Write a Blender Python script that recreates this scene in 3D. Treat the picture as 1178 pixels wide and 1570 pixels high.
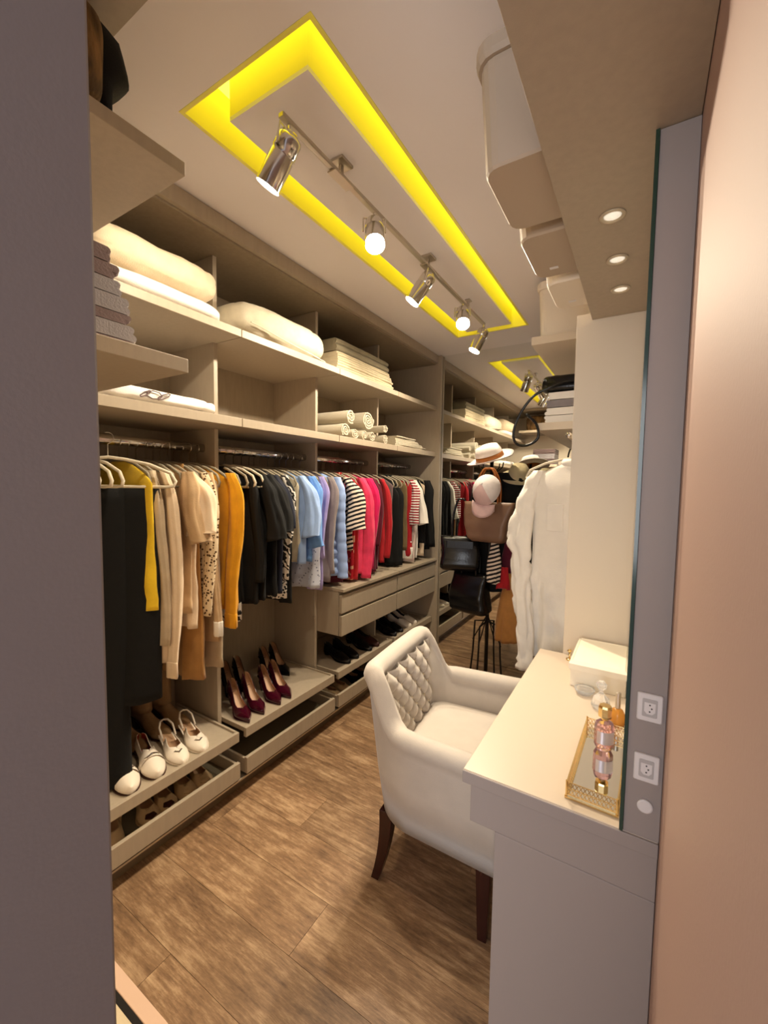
import bpy, bmesh, math, random
from mathutils import Vector, Matrix, noise
random.seed(7)
for o in list(bpy.data.objects): bpy.data.objects.remove(o)
C = bpy.context.scene.collection
PI = math.pi
sin, cos = math.sin, math.cos

# ------------------------------------------------------------------ camera
YAW, PITCH, ROLL, FOC = 0.5517, 0.0649, 0.0143, 642.4
R_ = Vector((cos(YAW), sin(YAW), 0)); Fh = Vector((-sin(YAW), cos(YAW), 0)); Zv = Vector((0, 0, 1))
F_ = Fh*cos(PITCH) - Zv*sin(PITCH); U_ = Fh*sin(PITCH) + Zv*cos(PITCH)
Rr = R_*cos(ROLL) + U_*sin(ROLL); Ur = U_*cos(ROLL) - R_*sin(ROLL)
cam = bpy.data.cameras.new('camera'); camo = bpy.data.objects.new('camera', cam); C.objects.link(camo)
cam.sensor_fit = 'VERTICAL'; cam.sensor_height = 24; cam.lens = 24*FOC/1570; cam.clip_start = 0.01
M = Matrix.Identity(4)
for i in range(3): M[i][0] = Rr[i]; M[i][1] = Ur[i]; M[i][2] = -F_[i]
M[2][3] = 1.4; camo.matrix_world = M
bpy.context.scene.camera = camo
# ------------------------------------------------------------------ world, exposure
w = bpy.data.worlds.new('world'); bpy.context.scene.world = w; w.use_nodes = True
w.node_tree.nodes['Background'].inputs[0].default_value = (0.80, 0.80, 0.92, 1)
w.node_tree.nodes['Background'].inputs[1].default_value = 0.42
vs = bpy.context.scene.view_settings
vs.view_transform = 'Standard'; vs.look = 'None'; vs.gamma = 1; vs.use_curve_mapping = False; vs.exposure = 0.70
# soft fill added behind the camera, standing in for the outer room's light
def area(name, loc, size, power, col, rot=(0, 0, 0)):
    l = bpy.data.lights.new(name, 'AREA'); l.size = size; l.energy = power; l.color = col
    o = bpy.data.objects.new(name, l); o.location = loc; o.rotation_euler = rot; C.objects.link(o); return o
area('outer_room_fill', (0.15, -2.3, 1.5), 1.5, 36, (0.95, 0.97, 1.0), (PI/2, 0, 0.15))  # added area light, no window built here; lifts ceiling and front faces
WARM = (1.0, 0.85, 0.64)
H = 2.448; YM = 3.197

# ------------------------------------------------------------------ materials
def mat(name, col, rough=0.5, metal=0.0, bump=0.0, bscale=60, var=0.0, vscale=8, stretch=(1, 1, 1), trans=0, ior=1.45, emis=None, estr=0, col2=None, sheen=0, spec=0.5, coat=0):
    m = bpy.data.materials.new(name); m.use_nodes = True
    nt = m.node_tree; b = nt.nodes['Principled BSDF']
    b.inputs['Base Color'].default_value = (*col, 1); b.inputs['Roughness'].default_value = rough
    b.inputs['Metallic'].default_value = metal; b.inputs['Transmission Weight'].default_value = trans
    b.inputs['IOR'].default_value = ior; b.inputs['Sheen Weight'].default_value = sheen
    b.inputs['Specular IOR Level'].default_value = spec; b.inputs['Coat Weight'].default_value = coat
    if emis: b.inputs['Emission Color'].default_value = (*emis, 1); b.inputs['Emission Strength'].default_value = estr
    if bump or var:
        tc = nt.nodes.new('ShaderNodeTexCoord'); mp = nt.nodes.new('ShaderNodeMapping'); mp.inputs['Scale'].default_value = stretch
        nt.links.new(tc.outputs['Object'], mp.inputs[0])
    if var:
        n = nt.nodes.new('ShaderNodeTexNoise'); n.inputs['Scale'].default_value = vscale; n.inputs['Detail'].default_value = 6
        nt.links.new(mp.outputs[0], n.inputs['Vector'])
        mx = nt.nodes.new('ShaderNodeMix'); mx.data_type = 'RGBA'
        c2 = col2 or tuple(c*(1-var) for c in col)
        mx.inputs[6].default_value = (*col, 1); mx.inputs[7].default_value = (*c2, 1)
        rp = nt.nodes.new('ShaderNodeMapRange'); rp.inputs[1].default_value = 0.35; rp.inputs[2].default_value = 0.65
        nt.links.new(n.outputs[0], rp.inputs[0]); nt.links.new(rp.outputs[0], mx.inputs[0]); nt.links.new(mx.outputs[2], b.inputs['Base Color'])
    if bump:
        n2 = nt.nodes.new('ShaderNodeTexNoise'); n2.inputs['Scale'].default_value = bscale; n2.inputs['Detail'].default_value = 4
        nt.links.new(mp.outputs[0], n2.inputs['Vector'])
        bp = nt.nodes.new('ShaderNodeBump'); bp.inputs['Strength'].default_value = bump; bp.inputs['Distance'].default_value = 0.004
        nt.links.new(n2.outputs[0], bp.inputs['Height']); nt.links.new(bp.outputs[0], b.inputs['Normal'])
    return m
def S(r, g, b):
    f = lambda v: ((v/255+0.055)/1.055)**2.4 if v > 10 else v/255/12.92
    return (f(r), f(g), f(b))
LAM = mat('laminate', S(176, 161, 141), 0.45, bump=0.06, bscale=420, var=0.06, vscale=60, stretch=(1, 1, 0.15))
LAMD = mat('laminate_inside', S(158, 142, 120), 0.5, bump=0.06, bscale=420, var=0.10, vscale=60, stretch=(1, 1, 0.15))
GREY = mat('grey_lacquer', S(160, 150, 146), 0.5, bump=0.02, bscale=300)
DESK = mat('desk_top_lacquer', S(204, 188, 170), 0.35)
JAMB = mat('jamb_paint', S(130, 122, 122), 0.6, bump=0.05, bscale=200)
PINK = mat('pink_beige_paint', S(180, 150, 138), 0.6, bump=0.05, bscale=200)
CEIL = mat('ceiling_paint', S(238, 232, 232), 0.9, bump=0.02, bscale=90)
CREAM = mat('cream_panel', S(222, 208, 188), 0.45)
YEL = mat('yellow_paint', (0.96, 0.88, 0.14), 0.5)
LED = mat('led_diffuser', (1, 0.9, 0.1), 0.5, emis=(1.0, 0.94, 0.10), estr=1.0)
MIR = mat('mirror_silver', (0.86, 0.87, 0.85), 0.0, 1.0)
GLASSEDGE = mat('green_glass_edge', S(38, 62, 50), 0.15)
CHROME = mat('chrome', (0.75, 0.73, 0.70), 0.16, 1.0)
STEEL = mat('brushed_steel', (0.55, 0.50, 0.43), 0.3, 1.0)
GOLD = mat('gold_metal', (0.85, 0.62, 0.28), 0.2, 1.0)
BULB = mat('lamp_lens', (1, 1, 1), 0.3, emis=(1, 0.88, 0.68), estr=40)
DIM = mat('dim_lens', (1, 1, 1), 0.3, emis=(1, 0.88, 0.7), estr=0.35)
RING = mat('fixture_ring', S(205, 190, 165), 0.3, 0.3)
WHITEP = mat('white_plastic', S(232, 228, 228), 0.35)
DARK = mat('dark_hole', (0.02, 0.018, 0.016), 0.6)
SLOT = mat('dark_backing', S(60, 52, 44), 0.7)  # plain dark tone for floor base and mirror backings
FELT = mat('tray_lining', S(112, 103, 84), 0.9, bump=0.2, bscale=300)
SKIRT = mat('plinth_laminate', S(120, 105, 84), 0.4)
UPH = mat('velvet_upholstery', S(198, 188, 178), 0.85, bump=0.12, bscale=240, sheen=0.4, var=0.06, vscale=14)
MAHOG = mat('mahogany', S(54, 20, 15), 0.25, var=0.3, vscale=12, stretch=(6, 6, 1))
def fab(name, c, c2=None, var=0.14, rough=0.9, b=0.25, sheen=0.15): return mat(name, S(*c), rough, bump=b, bscale=260, var=var, vscale=20, col2=S(*c2) if c2 else None, sheen=sheen)
# fabrics
F = dict(
    black=fab('black_cloth', (9, 9, 10), sheen=0), blackv=fab('black_knit', (17, 17, 18), sheen=0), navy=fab('navy_cloth', (20, 24, 44)),
    cream=fab('cream_cloth', (232, 208, 178), var=0.06), white=fab('white_cloth', (246, 240, 230), var=0.04), offw=fab('offwhite_cloth', (222, 212, 188)),
    beige=fab('beige_cloth', (205, 172, 132)), sand=fab('sand_knit', (196, 176, 148)), tan=fab('tan_suede', (176, 122, 62)), camel=fab('camel_cloth', (190, 140, 78)),
    yellow=fab('yellow_cloth', (245, 205, 40)), mustard=fab('mustard_cloth', (226, 158, 12)), olive=fab('olive_cloth', (120, 100, 66)),
    lblue=fab('light_blue_cloth', (160, 190, 240)), sky=fab('sky_cloth', (112, 162, 232)), lilac=fab('lilac_cloth', (172, 160, 218)), puff=fab('puffer_nylon', (164, 192, 246), rough=0.5, sheen=0),
    pink=fab('hot_pink_cloth', (238, 62, 104)), magenta=fab('magenta_cloth', (210, 10, 92)), burg=fab('burgundy_cloth', (92, 12, 38)), red=fab('red_cloth', (178, 22, 34)),
    blush=fab('blush_cloth', (226, 204, 196)), grey=fab('grey_cloth', (150, 140, 140)), towel=mat('terry_towel', S(200, 190, 168), 0.95, bump=0.9, bscale=220, sheen=0.3),
    duvet=fab('duvet_cotton', (242, 222, 190)), duvet2=fab('quilt_cotton', (218, 208, 184)), taupe=fab('taupe_blanket', (150, 140, 116), b=0.5), sheet=fab('sheet_cotton', (226, 212, 180)),
    linen=fab('white_linen', (250, 246, 240), var=0.04), jean=fab('grey_jersey', (150, 144, 148)), mauve=fab('mauve_jersey', (118, 98, 98)), fur=mat('brown_fur', S(140, 104, 60), 0.9, bump=1.0, bscale=120, var=0.7, vscale=40, stretch=(1, 1, 0.3)))
def pattern(name, kind, c1, c2, scale, stretch=(1, 1, 1), thr=0.5, rot=(0, 0, 0)):
    m = mat(name, S(*c1), 0.85); nt = m.node_tree; b = nt.nodes['Principled BSDF']
    tc = nt.nodes.new('ShaderNodeTexCoord'); mp = nt.nodes.new('ShaderNodeMapping'); mp.inputs['Scale'].default_value = stretch; mp.inputs['Rotation'].default_value = rot
    nt.links.new(tc.outputs['Object'], mp.inputs[0])
    if kind == 'stripe':
        t = nt.nodes.new('ShaderNodeTexWave'); t.bands_direction = 'Z'; t.inputs['Scale'].default_value = scale; t.inputs['Distortion'].default_value = 1.2; t.inputs['Detail Scale'].default_value = 1; out = t.outputs[1]
    elif kind == 'zebra':
        t = nt.nodes.new('ShaderNodeTexWave'); t.bands_direction = 'DIAGONAL'; t.inputs['Scale'].default_value = scale; t.inputs['Distortion'].default_value = 9; t.inputs['Detail Scale'].default_value = 2; out = t.outputs[1]
    elif kind == 'spots':
        t = nt.nodes.new('ShaderNodeTexVoronoi'); t.inputs['Scale'].default_value = scale; out = t.outputs['Distance']
    else:
        t = nt.nodes.new('ShaderNodeTexNoise'); t.inputs['Scale'].default_value = scale; out = t.outputs[0]
    nt.links.new(mp.outputs[0], t.inputs['Vector'])
    gt = nt.nodes.new('ShaderNodeMath'); gt.operation = 'GREATER_THAN'; gt.inputs[1].default_value = thr; nt.links.new(out, gt.inputs[0])
    mx = nt.nodes.new('ShaderNodeMix'); mx.data_type = 'RGBA'; mx.inputs[6].default_value = (*S(*c1), 1); mx.inputs[7].default_value = (*S(*c2), 1)
    nt.links.new(gt.outputs[0], mx.inputs[0]); nt.links.new(mx.outputs[2], b.inputs['Base Color']); return m
F['leopard'] = pattern('leopard_print', 'spots', (92, 66, 38), (232, 212, 178), 75, thr=0.36)
F['zebra'] = pattern('zebra_print', 'zebra', (30, 28, 28), (228, 222, 214), 14)
F['stripebw'] = pattern('striped_print', 'stripe', (28, 24, 26), (232, 214, 196), 13, (1, 1, 1), rot=(0.0, 0.35, 0))
F['floral'] = pattern('red_floral_print', 'noise', (186, 20, 40), (232, 170, 140), 24, (1, 1, 1), 0.54)
F['pale_floral'] = pattern('pale_floral_print', 'spots', (120, 128, 160), (206, 212, 230), 60, thr=0.25)
F['check'] = pattern('checked_border', 'spots', (24, 24, 24), (226, 220, 212), 70, thr=0.42)
F['redwhite'] = pattern('red_white_stripe', 'stripe', (150, 20, 40), (232, 226, 222), 16)
F['embroid'] = pattern('embroidered_linen', 'noise', (250, 246, 240), (120, 110, 125), 9, (1, 1, 1), 0.66)
HANG = mat('hanger_velvet', S(152, 142, 122), 0.8); HANGL = mat('hanger_velvet_pale', S(214, 202, 180), 0.7)
LEATHW = mat('white_leather', S(240, 228, 212), 0.35); LEATHB = mat('black_leather', S(14, 14, 16), 0.22, bump=0.15, bscale=120)
WINE = mat('wine_patent', S(62, 8, 26), 0.18, coat=0.5); NUDE = mat('nude_lining', S(196, 158, 124), 0.5); REDL = mat('red_lining', S(176, 52, 30), 0.5)
SUEDE = mat('tan_suede_boot', S(150, 118, 82), 0.9, bump=0.3, bscale=200, var=0.2); BEIGEL = mat('beige_leather', S(206, 178, 138), 0.5); BROWNL = mat('brown_tote_leather', S(128, 98, 78), 0.45, bump=0.15, bscale=60, var=0.12); COGN = mat('cognac_strap', S(170, 100, 40), 0.5)
DBROWN = mat('dark_brown_leather', S(62, 30, 22), 0.4)
GLASS = mat('clear_glass', (1, 1, 1), 0.03, trans=0.75, ior=1.3); PGLASS = mat('pink_glass', (0.95, 0.62, 0.68), 0.05, trans=0.9); AMBER = mat('amber_glass', (0.85, 0.42, 0.08), 0.1, trans=0.5)
BINM = mat('storage_box_plastic', S(180, 162, 142), 0.55); BINL = mat('storage_box_white', S(236, 224, 206), 0.5)
IVORY = mat('ivory_box_card', S(246, 236, 216), 0.5)
RUGC = mat('mat_cream', S(222, 204, 172), 0.9, bump=0.3, bscale=300); RUGP = mat('mat_border_pink', S(224, 190, 166), 0.8); RUGB = mat('mat_black', S(24, 18, 14), 0.8)
# wood floor
WOOD = bpy.data.materials.new('vinyl_plank'); WOOD.use_nodes = True
def _wood():
    nt = WOOD.node_tree; b = nt.nodes['Principled BSDF']; N = nt.nodes.new; L = nt.links.new
    tc = N('ShaderNodeTexCoord'); oi = N('ShaderNodeObjectInfo'); ad = N('ShaderNodeVectorMath'); ad.operation = 'ADD'
    sc = N('ShaderNodeVectorMath'); sc.operation = 'SCALE'; sc.inputs[0].default_value = (7, 13, 5); L(oi.outputs['Random'], sc.inputs['Scale'])
    L(tc.outputs['Object'], ad.inputs[0]); L(sc.outputs[0], ad.inputs[1])
    def nz(stretch, scale, det, rough=0.6):
        mp = N('ShaderNodeMapping'); mp.inputs['Scale'].default_value = stretch; L(ad.outputs[0], mp.inputs[0])
        n = N('ShaderNodeTexNoise'); n.inputs['Scale'].default_value = scale; n.inputs['Detail'].default_value = det; n.inputs['Roughness'].default_value = rough; L(mp.outputs[0], n.inputs['Vector']); return n.outputs[0]
    a = nz((1, 9, 1), 7.5, 10, 0.78); bl = nz((1, 2.2, 1), 5.0, 8, 0.7)
    r1 = N('ShaderNodeValToRGB'); e = r1.color_ramp.elements
    e[0].position = 0.36; e[0].color = (*S(88, 64, 46), 1); e[1].position = 0.64; e[1].color = (*S(200, 168, 132), 1)
    m1 = r1.color_ramp.elements.new(0.5); m1.color = (*S(146, 114, 84), 1)
    mixf = N('ShaderNodeMix'); mixf.inputs[0].default_value = 0.45; L(a, mixf.inputs[2]); L(bl, mixf.inputs[3]); L(mixf.outputs[0], r1.inputs[0])
    hv = N('ShaderNodeHueSaturation'); L(r1.outputs[0], hv.inputs['Color'])
    mr = N('ShaderNodeMapRange'); mr.inputs[3].default_value = 0.86; mr.inputs[4].default_value = 1.1; L(oi.outputs['Random'], mr.inputs[0]); L(mr.outputs[0], hv.inputs['Value'])
    L(hv.outputs[0], b.inputs['Base Color']); b.inputs['Roughness'].default_value = 0.42
    bp = N('ShaderNodeBump'); bp.inputs['Strength'].default_value = 0.15; bp.inputs['Distance'].default_value = 0.002; L(a, bp.inputs['Height']); L(bp.outputs[0], b.inputs['Normal'])
_wood()

# ------------------------------------------------------------------ mesh helpers
class MB:
    def __init__(s): s.v = []; s.f = []
    def add(s, v, f): k = len(s.v); s.v += [tuple(p) for p in v]; s.f += [tuple(i+k for i in q) for q in f]; return s
    def box(s, x0, x1, y0, y1, z0, z1):
        v = [(x, y, z) for x in (x0, x1) for y in (y0, y1) for z in (z0, z1)]
        return s.add(v, [(0, 1, 3, 2), (4, 6, 7, 5), (0, 4, 5, 1), (2, 3, 7, 6), (0, 2, 6, 4), (1, 5, 7, 3)])
    def loft(s, rings, cap=True, closed=True):
        n = len(rings[0]); v = [p for r in rings for p in r]; f = []
        for i in range(len(rings)-1):
            for j in range(n if closed else n-1):
                a, b = i*n+j, i*n+(j+1) % n; f.append((a, b, b+n, a+n))
        if cap and closed: f.append(tuple(range(n-1, -1, -1))); f.append(tuple(range((len(rings)-1)*n, len(rings)*n)))
        return s.add(v, f)
    def tube(s, pts, r, n=8, cap=True):
        pts = [Vector(p) for p in pts]; rings = []; up = None
        for i, p in enumerate(pts):
            t = (pts[min(i+1, len(pts)-1)]-pts[max(i-1, 0)]).normalized()
            if up is None: up = t.orthogonal().normalized()
            up = (up-t*up.dot(t)); up = up.normalized() if up.length > 1e-6 else t.orthogonal().normalized()
            sd = t.cross(up); rr = r[i] if isinstance(r, (list, tuple)) else r
            rings.append([p+(up*cos(a)+sd*sin(a))*rr for a in [2*PI*k/n for k in range(n)]])
        return s.loft(rings, cap)
    def lathe(s, prof, n=24, c=(0, 0, 0), ax='z', sx=1, sy=1):
        rings = []
        for r, z in prof:
            ring = []
            for k in range(n):
                a = 2*PI*k/n; x, y = r*cos(a)*sx, r*sin(a)*sy
                ring.append((c[0]+x, c[1]+y, c[2]+z) if ax == 'z' else (c[0]+z, c[1]+x, c[2]+y) if ax == 'x' else (c[0]+y, c[1]+z, c[2]+x))
            rings.append(ring)
        return s.loft(rings)
def setp(o, label=None, cat=None, group=None, kind=None):
    if label: o['label'] = label
    if cat: o['category'] = cat
    if group: o['group'] = group
    if kind: o['kind'] = kind
    return o
ROOT = {}
def obj(name, mb, m, parent=None, world=False, smooth=False, bevel=0, label=None, fixn=True, sub=0, mats=None):
    v = mb.v
    if parent is not None and world:
        L = ROOT[parent.name]; v = [(a-L[0], b-L[1], c-L[2]) for a, b, c in v]
    me = bpy.data.meshes.new(name); me.from_pydata(v, [], mb.f)
    if fixn:
        bm = bmesh.new(); bm.from_mesh(me); bmesh.ops.recalc_face_normals(bm, faces=bm.faces); bm.to_mesh(me); bm.free()
    for mm in (mats or [m]): me.materials.append(mm)
    if smooth: me.shade_smooth()
    o = bpy.data.objects.new(name, me); C.objects.link(o)
    if parent is not None: o.parent = parent; ROOT[o.name] = ROOT[parent.name]
    else: ROOT[o.name] = (0, 0, 0)
    if bevel:
        b = o.modifiers.new('b', 'BEVEL'); b.width = bevel; b.segments = 2; b.limit_method = 'ANGLE'
    if sub:
        b = o.modifiers.new('s', 'SUBSURF'); b.levels = sub; b.render_levels = sub
    if label: o['label'] = label
    return o
def thing(name, label, cat, loc=(0, 0, 0), rotz=0, group=None):
    o = bpy.data.objects.new(name, None); C.objects.link(o); o.empty_display_size = 0.05
    o.location = loc; o.rotation_euler = (0, 0, rotz); setp(o, label, cat, group); ROOT[o.name] = tuple(loc); return o
def B(*a): return MB().box(*a)
def struct(name, mb, m, parent=None, **k):
    o = obj(name, mb, m, parent, **k)
    if parent is None: o['kind'] = 'structure'
    return o
def copy_thing(root, loc, rotz, label):
    r = root.copy(); C.objects.link(r); r.location = loc; r.rotation_euler = (0, 0, rotz); r['label'] = label
    def rec(a, b):
        for ch in list(a.children):
            c = ch.copy(); C.objects.link(c); c.parent = b; rec(ch, c)
    rec(root, r); return r
def spline(pts, k=5):
    P = [Vector(p) for p in pts]; P = [2*P[0]-P[1]]+P+[2*P[-1]-P[-2]]; out = []
    for i in range(1, len(P)-2):
        a, b, c, d = P[i-1:i+3]
        for j in range(k):
            t = j/k; out.append(0.5*((2*b)+(c-a)*t+(2*a-5*b+4*c-d)*t*t+(3*b-a-3*c+d)*t**3))
    return out+[P[-2]]
def rest(o, x=0, y=0, z=0): o.location = (x, y, z); return o
def nz(p, s=1.0, seed=0): return noise.noise(Vector((p[0]*s+seed*3.1, p[1]*s-seed*1.7, p[2]*s+seed)))

# ------------------------------------------------------------------ SETTING
flo = struct('floor', B(-2.1, 0.3, -1.4, 3.3, -0.06, -0.006), SLOT)
PW, PL = 0.183, 1.22
row = 0; y = -1.35
while y < YM:
    off = [0.0, 0.61, 0.3, 0.86][row % 4]; x = -2.05-off
    while x < 0.28:
        x0, x1 = max(x, -2.05), min(x+PL, 0.28)
        if x1-x0 > 0.02:
            cx, cy = (x0+x1)/2, y+PW/2; y1 = min(y+PW, YM)
            mb = B(x0-cx+0.0006, x1-cx-0.0006, y-cy+0.0006, y1-cy-0.0006, -0.006, 0)
            p = obj('plank', mb, WOOD, flo, fixn=False); p.location = (cx, cy, 0)
        x += PL
    y += PW; row += 1
XB = -1.97
struct('wall_left', B(XB-0.1, XB, 0.1, 3.3, 0, H), CREAM)
struct('wall_far', B(XB, 0.3, YM+0.012, YM+0.1, 0, H), CREAM)
struct('wall_right', B(0.055, 0.2, 0.90, 3.2, 0, H), CREAM)
struct('wall_near', B(XB-0.1, -0.62, 0.12, 0.2, 0, H), CREAM)
struct('trim_1', B(-0.62, -0.44, -0.8, 0.2, 0, H), JAMB, bevel=0.003)            # left door lining
struct('trim_2', B(0.055, 0.2, -0.30, 0.90, 0, H), PINK, bevel=0.003)             # right reveal, pinkish
# ceiling with the slot around the island
xl, xr, yn, yf = -1.158, -0.689, 0.77, 2.849
ixl, ixr, iyn, iyf = -1.072, -0.772, 0.855, 2.79
ce = struct('ceiling', MB().box(-2.1, xl-0.012, -1.4, 3.3, H, H+0.02).box(xr+0.012, 0.3, -1.4, 3.3, H, H+0.02).box(xl-0.012, xr+0.012, -1.4, yn-0.012, H, H+0.02).box(xl-0.012, xr+0.012, yf+0.012, 3.3, H, H+0.02), CEIL)
HS = H+0.15
obj('island_panel', B(ixl, ixr, iyn, iyf, H, H+0.012), CEIL, ce)
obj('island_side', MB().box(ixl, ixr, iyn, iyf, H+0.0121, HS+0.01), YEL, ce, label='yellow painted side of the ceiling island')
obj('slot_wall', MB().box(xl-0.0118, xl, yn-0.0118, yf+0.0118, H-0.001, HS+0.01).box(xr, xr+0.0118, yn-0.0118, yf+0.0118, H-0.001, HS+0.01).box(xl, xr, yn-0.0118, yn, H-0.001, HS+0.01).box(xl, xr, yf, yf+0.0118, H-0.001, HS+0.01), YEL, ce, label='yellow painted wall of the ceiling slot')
obj('led_diffuser', MB().box(xl, ixl, yn, yf, HS, HS+0.008).box(ixr, xr, yn, yf, HS, HS+0.008).box(ixl, ixr, yn, iyn, HS, HS+0.008).box(ixl, ixr, iyf, yf, HS, HS+0.008), LED, ce, label='glowing yellow light strip in the ceiling slot')
struct('trim_3', B(-2.1, 0.3, -1.4, 3.3, HS+0.02, HS+0.06), CEIL)             # slab above

# far mirror
t = thing('wall_mirror', 'full height frameless mirror covering the far end wall of the closet', 'mirror', (-0.7, YM, 0))
obj('glass', B(-1.435, 0.05, YM+0.004, YM+0.010, 0.0, H), MIR, t, world=True)
obj('backing', B(-1.435, 0.05, YM+0.0101, YM+0.012, 0.0, H), SLOT, t, world=True)

# ------------------------------------------------------------------ WARDROBE (left)
XS, XP = -1.458, -1.62
PY = [0.53, 1.205, 1.875, 2.53]
ZU0, ZU1, ZL0, ZL1 = 2.008, 2.04, 1.636, 1.672
wd = thing('built_in_wardrobe', 'long taupe open wardrobe with shelves and hanging rails along the left wall', 'wardrobe', (-1.7, 1.8, 0))
def wp(name, mb, m=LAM, bevel=0.0015, **k): return obj(name, mb, m, wd, world=True, bevel=bevel, **k)
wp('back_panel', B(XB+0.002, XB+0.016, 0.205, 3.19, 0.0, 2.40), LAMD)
for i, yy in enumerate(PY): wp('partition', B(XB+0.016, XP, yy-0.010, yy+0.010, 0.08, 2.375), LAM)
wp('end_panel', B(XB+0.016, -1.425, 3.166, 3.196, 0, 2.445), LAM)
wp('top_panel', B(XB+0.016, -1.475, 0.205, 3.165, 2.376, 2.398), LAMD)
wp('fascia', B(-1.475, -1.452, 0.205, 3.165, 2.385, 2.446), LAM)
seg = [0.205]+[y+0.008 for y in PY[1:]]+[3.165]
for i in range(4):
    y0, y1 = seg[i]+0.002, seg[i+1]-0.002
    wp('shelf', B(XB+0.016, XS, y0, y1, ZU0, ZU1)); wp('shelf', B(XB+0.016, XS, y0, y1, ZL0, ZL1))
wp('plinth', B(XB+0.016, -1.515, 0.205, 3.165, 0.0, 0.076), SKIRT)
wp('metal_trim', B(-1.516, -1.4615, 0.205, 3.165, 0.0765, 0.086), STEEL, label='thin bright metal strip above the plinth')
gaps = [(0.545, 1.195), (1.215, 1.865), (1.885, 2.52), (2.54, 3.165)]
RX, RZ = -1.70, 1.553
for a, b in gaps:
    r = wp('hanging_rail', MB().lathe([(0.0125, 0), (0.0125, b-a)], 16, (RX, a, RZ), 'y', sx=1.5), CHROME, 0, smooth=True)
wp('door_hinge_plate', B(XP-0.002, XP+0.004, 1.86, 1.868, 0.60, 0.62), STEEL)

# drawer units
for k, (a, b, wh) in enumerate([(1.888, 2.525, 'nearest the camera'), (2.535, 3.163, 'beside the end mirror')]):
    t = thing('drawer_unit', 'taupe two drawer unit under the hanging clothes, %s' % wh, 'drawers', (-1.7, (a+b)/2, 0.52), group='drawer units in the wardrobe')
    obj('top_board', B(XB+0.02, -1.425, a, b, 0.782, 0.80), LAM, t, world=True, bevel=0.0015)
    obj('body', MB().box(XB+0.02, -1.462, a+0.001, a+0.018, 0.522, 0.781).box(XB+0.02, -1.462, b-0.018, b-0.001, 0.522, 0.781).box(XB+0.02, -1.462, a+0.018, b-0.018, 0.522, 0.536).box(-1.48, -1.463, a+0.018, b-0.018, 0.536, 0.781), LAM, t, world=True)
    for z0, z1 in ((0.656, 0.762), (0.522, 0.640)):
        obj('drawer_front', B(-1.458, -1.438, a+0.002, b-0.002, z0, z1), LAM, t, world=True, bevel=0.002)
# shoe shelves: pull-out trays above, drawers below
names = ['in the first bay', 'in the second bay', 'in the third bay', 'in the last bay by the mirror']
hints = ['holding white loafers', 'holding wine coloured pumps', 'holding black shoes under the drawers', 'under the drawers by the mirror']
for i, (a, b) in enumerate([(0.56, 1.185), (1.222, 1.855), (1.892, 2.515), (2.547, 3.155)]):
    tr = wp('shoe_tray', B(-1.92, -1.478, a, b, 0.285, 0.297), LAM, 0)
    obj('front_lip', B(-1.477, -1.46, a, b, 0.262, 0.305), LAM, tr, world=True, bevel=0.0015)
    for c0 in (a, b-0.01): obj('side_rail', B(-1.92, -1.478, c0, c0+0.01, 0.2971, 0.305), LAM, tr, world=True)
    dr = wp('shoe_drawer', B(-1.92, -1.473, a+0.012, b-0.012, 0.100, 0.108), FELT, 0)
    obj('drawer_front', B(-1.472, -1.455, a, b, 0.094, 0.168), LAM, dr, world=True, bevel=0.0015)
    for c0 in (a, b-0.011): obj('drawer_side', B(-1.92, -1.473, c0, c0+0.011, 0.094, 0.160), LAM, dr, world=True)

# near wall shelves (left of the door)
XC = -0.95
for z0, z1, lab in [(1.663, 1.696, 'thick taupe shelf beside the door holding folded grey jerseys'), (2.117, 2.148, 'thick taupe upper shelf beside the door holding a fur and a black hat')]:
    t = obj('wall_shelf', B(-1.45, XC, 0.205, 0.63, z0, z1), LAM, bevel=0.0015); setp(t, lab, 'shelf', 'shelves on the door wall')
t = obj('wall_shelf', B(-1.449, -0.72, 0.205, 0.543, 2.415, 2.446), LAM, bevel=0.0015); setp(t, 'taupe board right under the ceiling above the fur', 'shelf', 'shelves on the door wall')

# ------------------------------------------------------------------ DESK SIDE (right)
YD, ZD, XM = 0.875, 0.76, 0.002
t = thing('vanity_desk', 'built-in dressing table with cream top and grey panelled side', 'desk', (-0.15, 1.3, 0))
def dp(n, mb, m=GREY, bevel=0.0015, **k): return obj(n, mb, m, t, world=True, bevel=bevel, **k)
dp('tabletop', B(-0.318, 0.054, YD+0.0005, 1.716, 0.731, ZD), DESK, 0.002, label='pale cream lacquered top')
dp('front_edge', B(-0.318, 0.054, YD-0.004, YD+0.0004, 0.731, ZD-0.001), GREY)
dp('drawer_box', B(-0.300, 0.054, YD+0.003, 1.716, 0.642, 0.7305), GREY)
dp('side_panel', B(-0.243, 0.054, YD+0.003, YD+0.028, 0.0, 0.6415), GREY)
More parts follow.
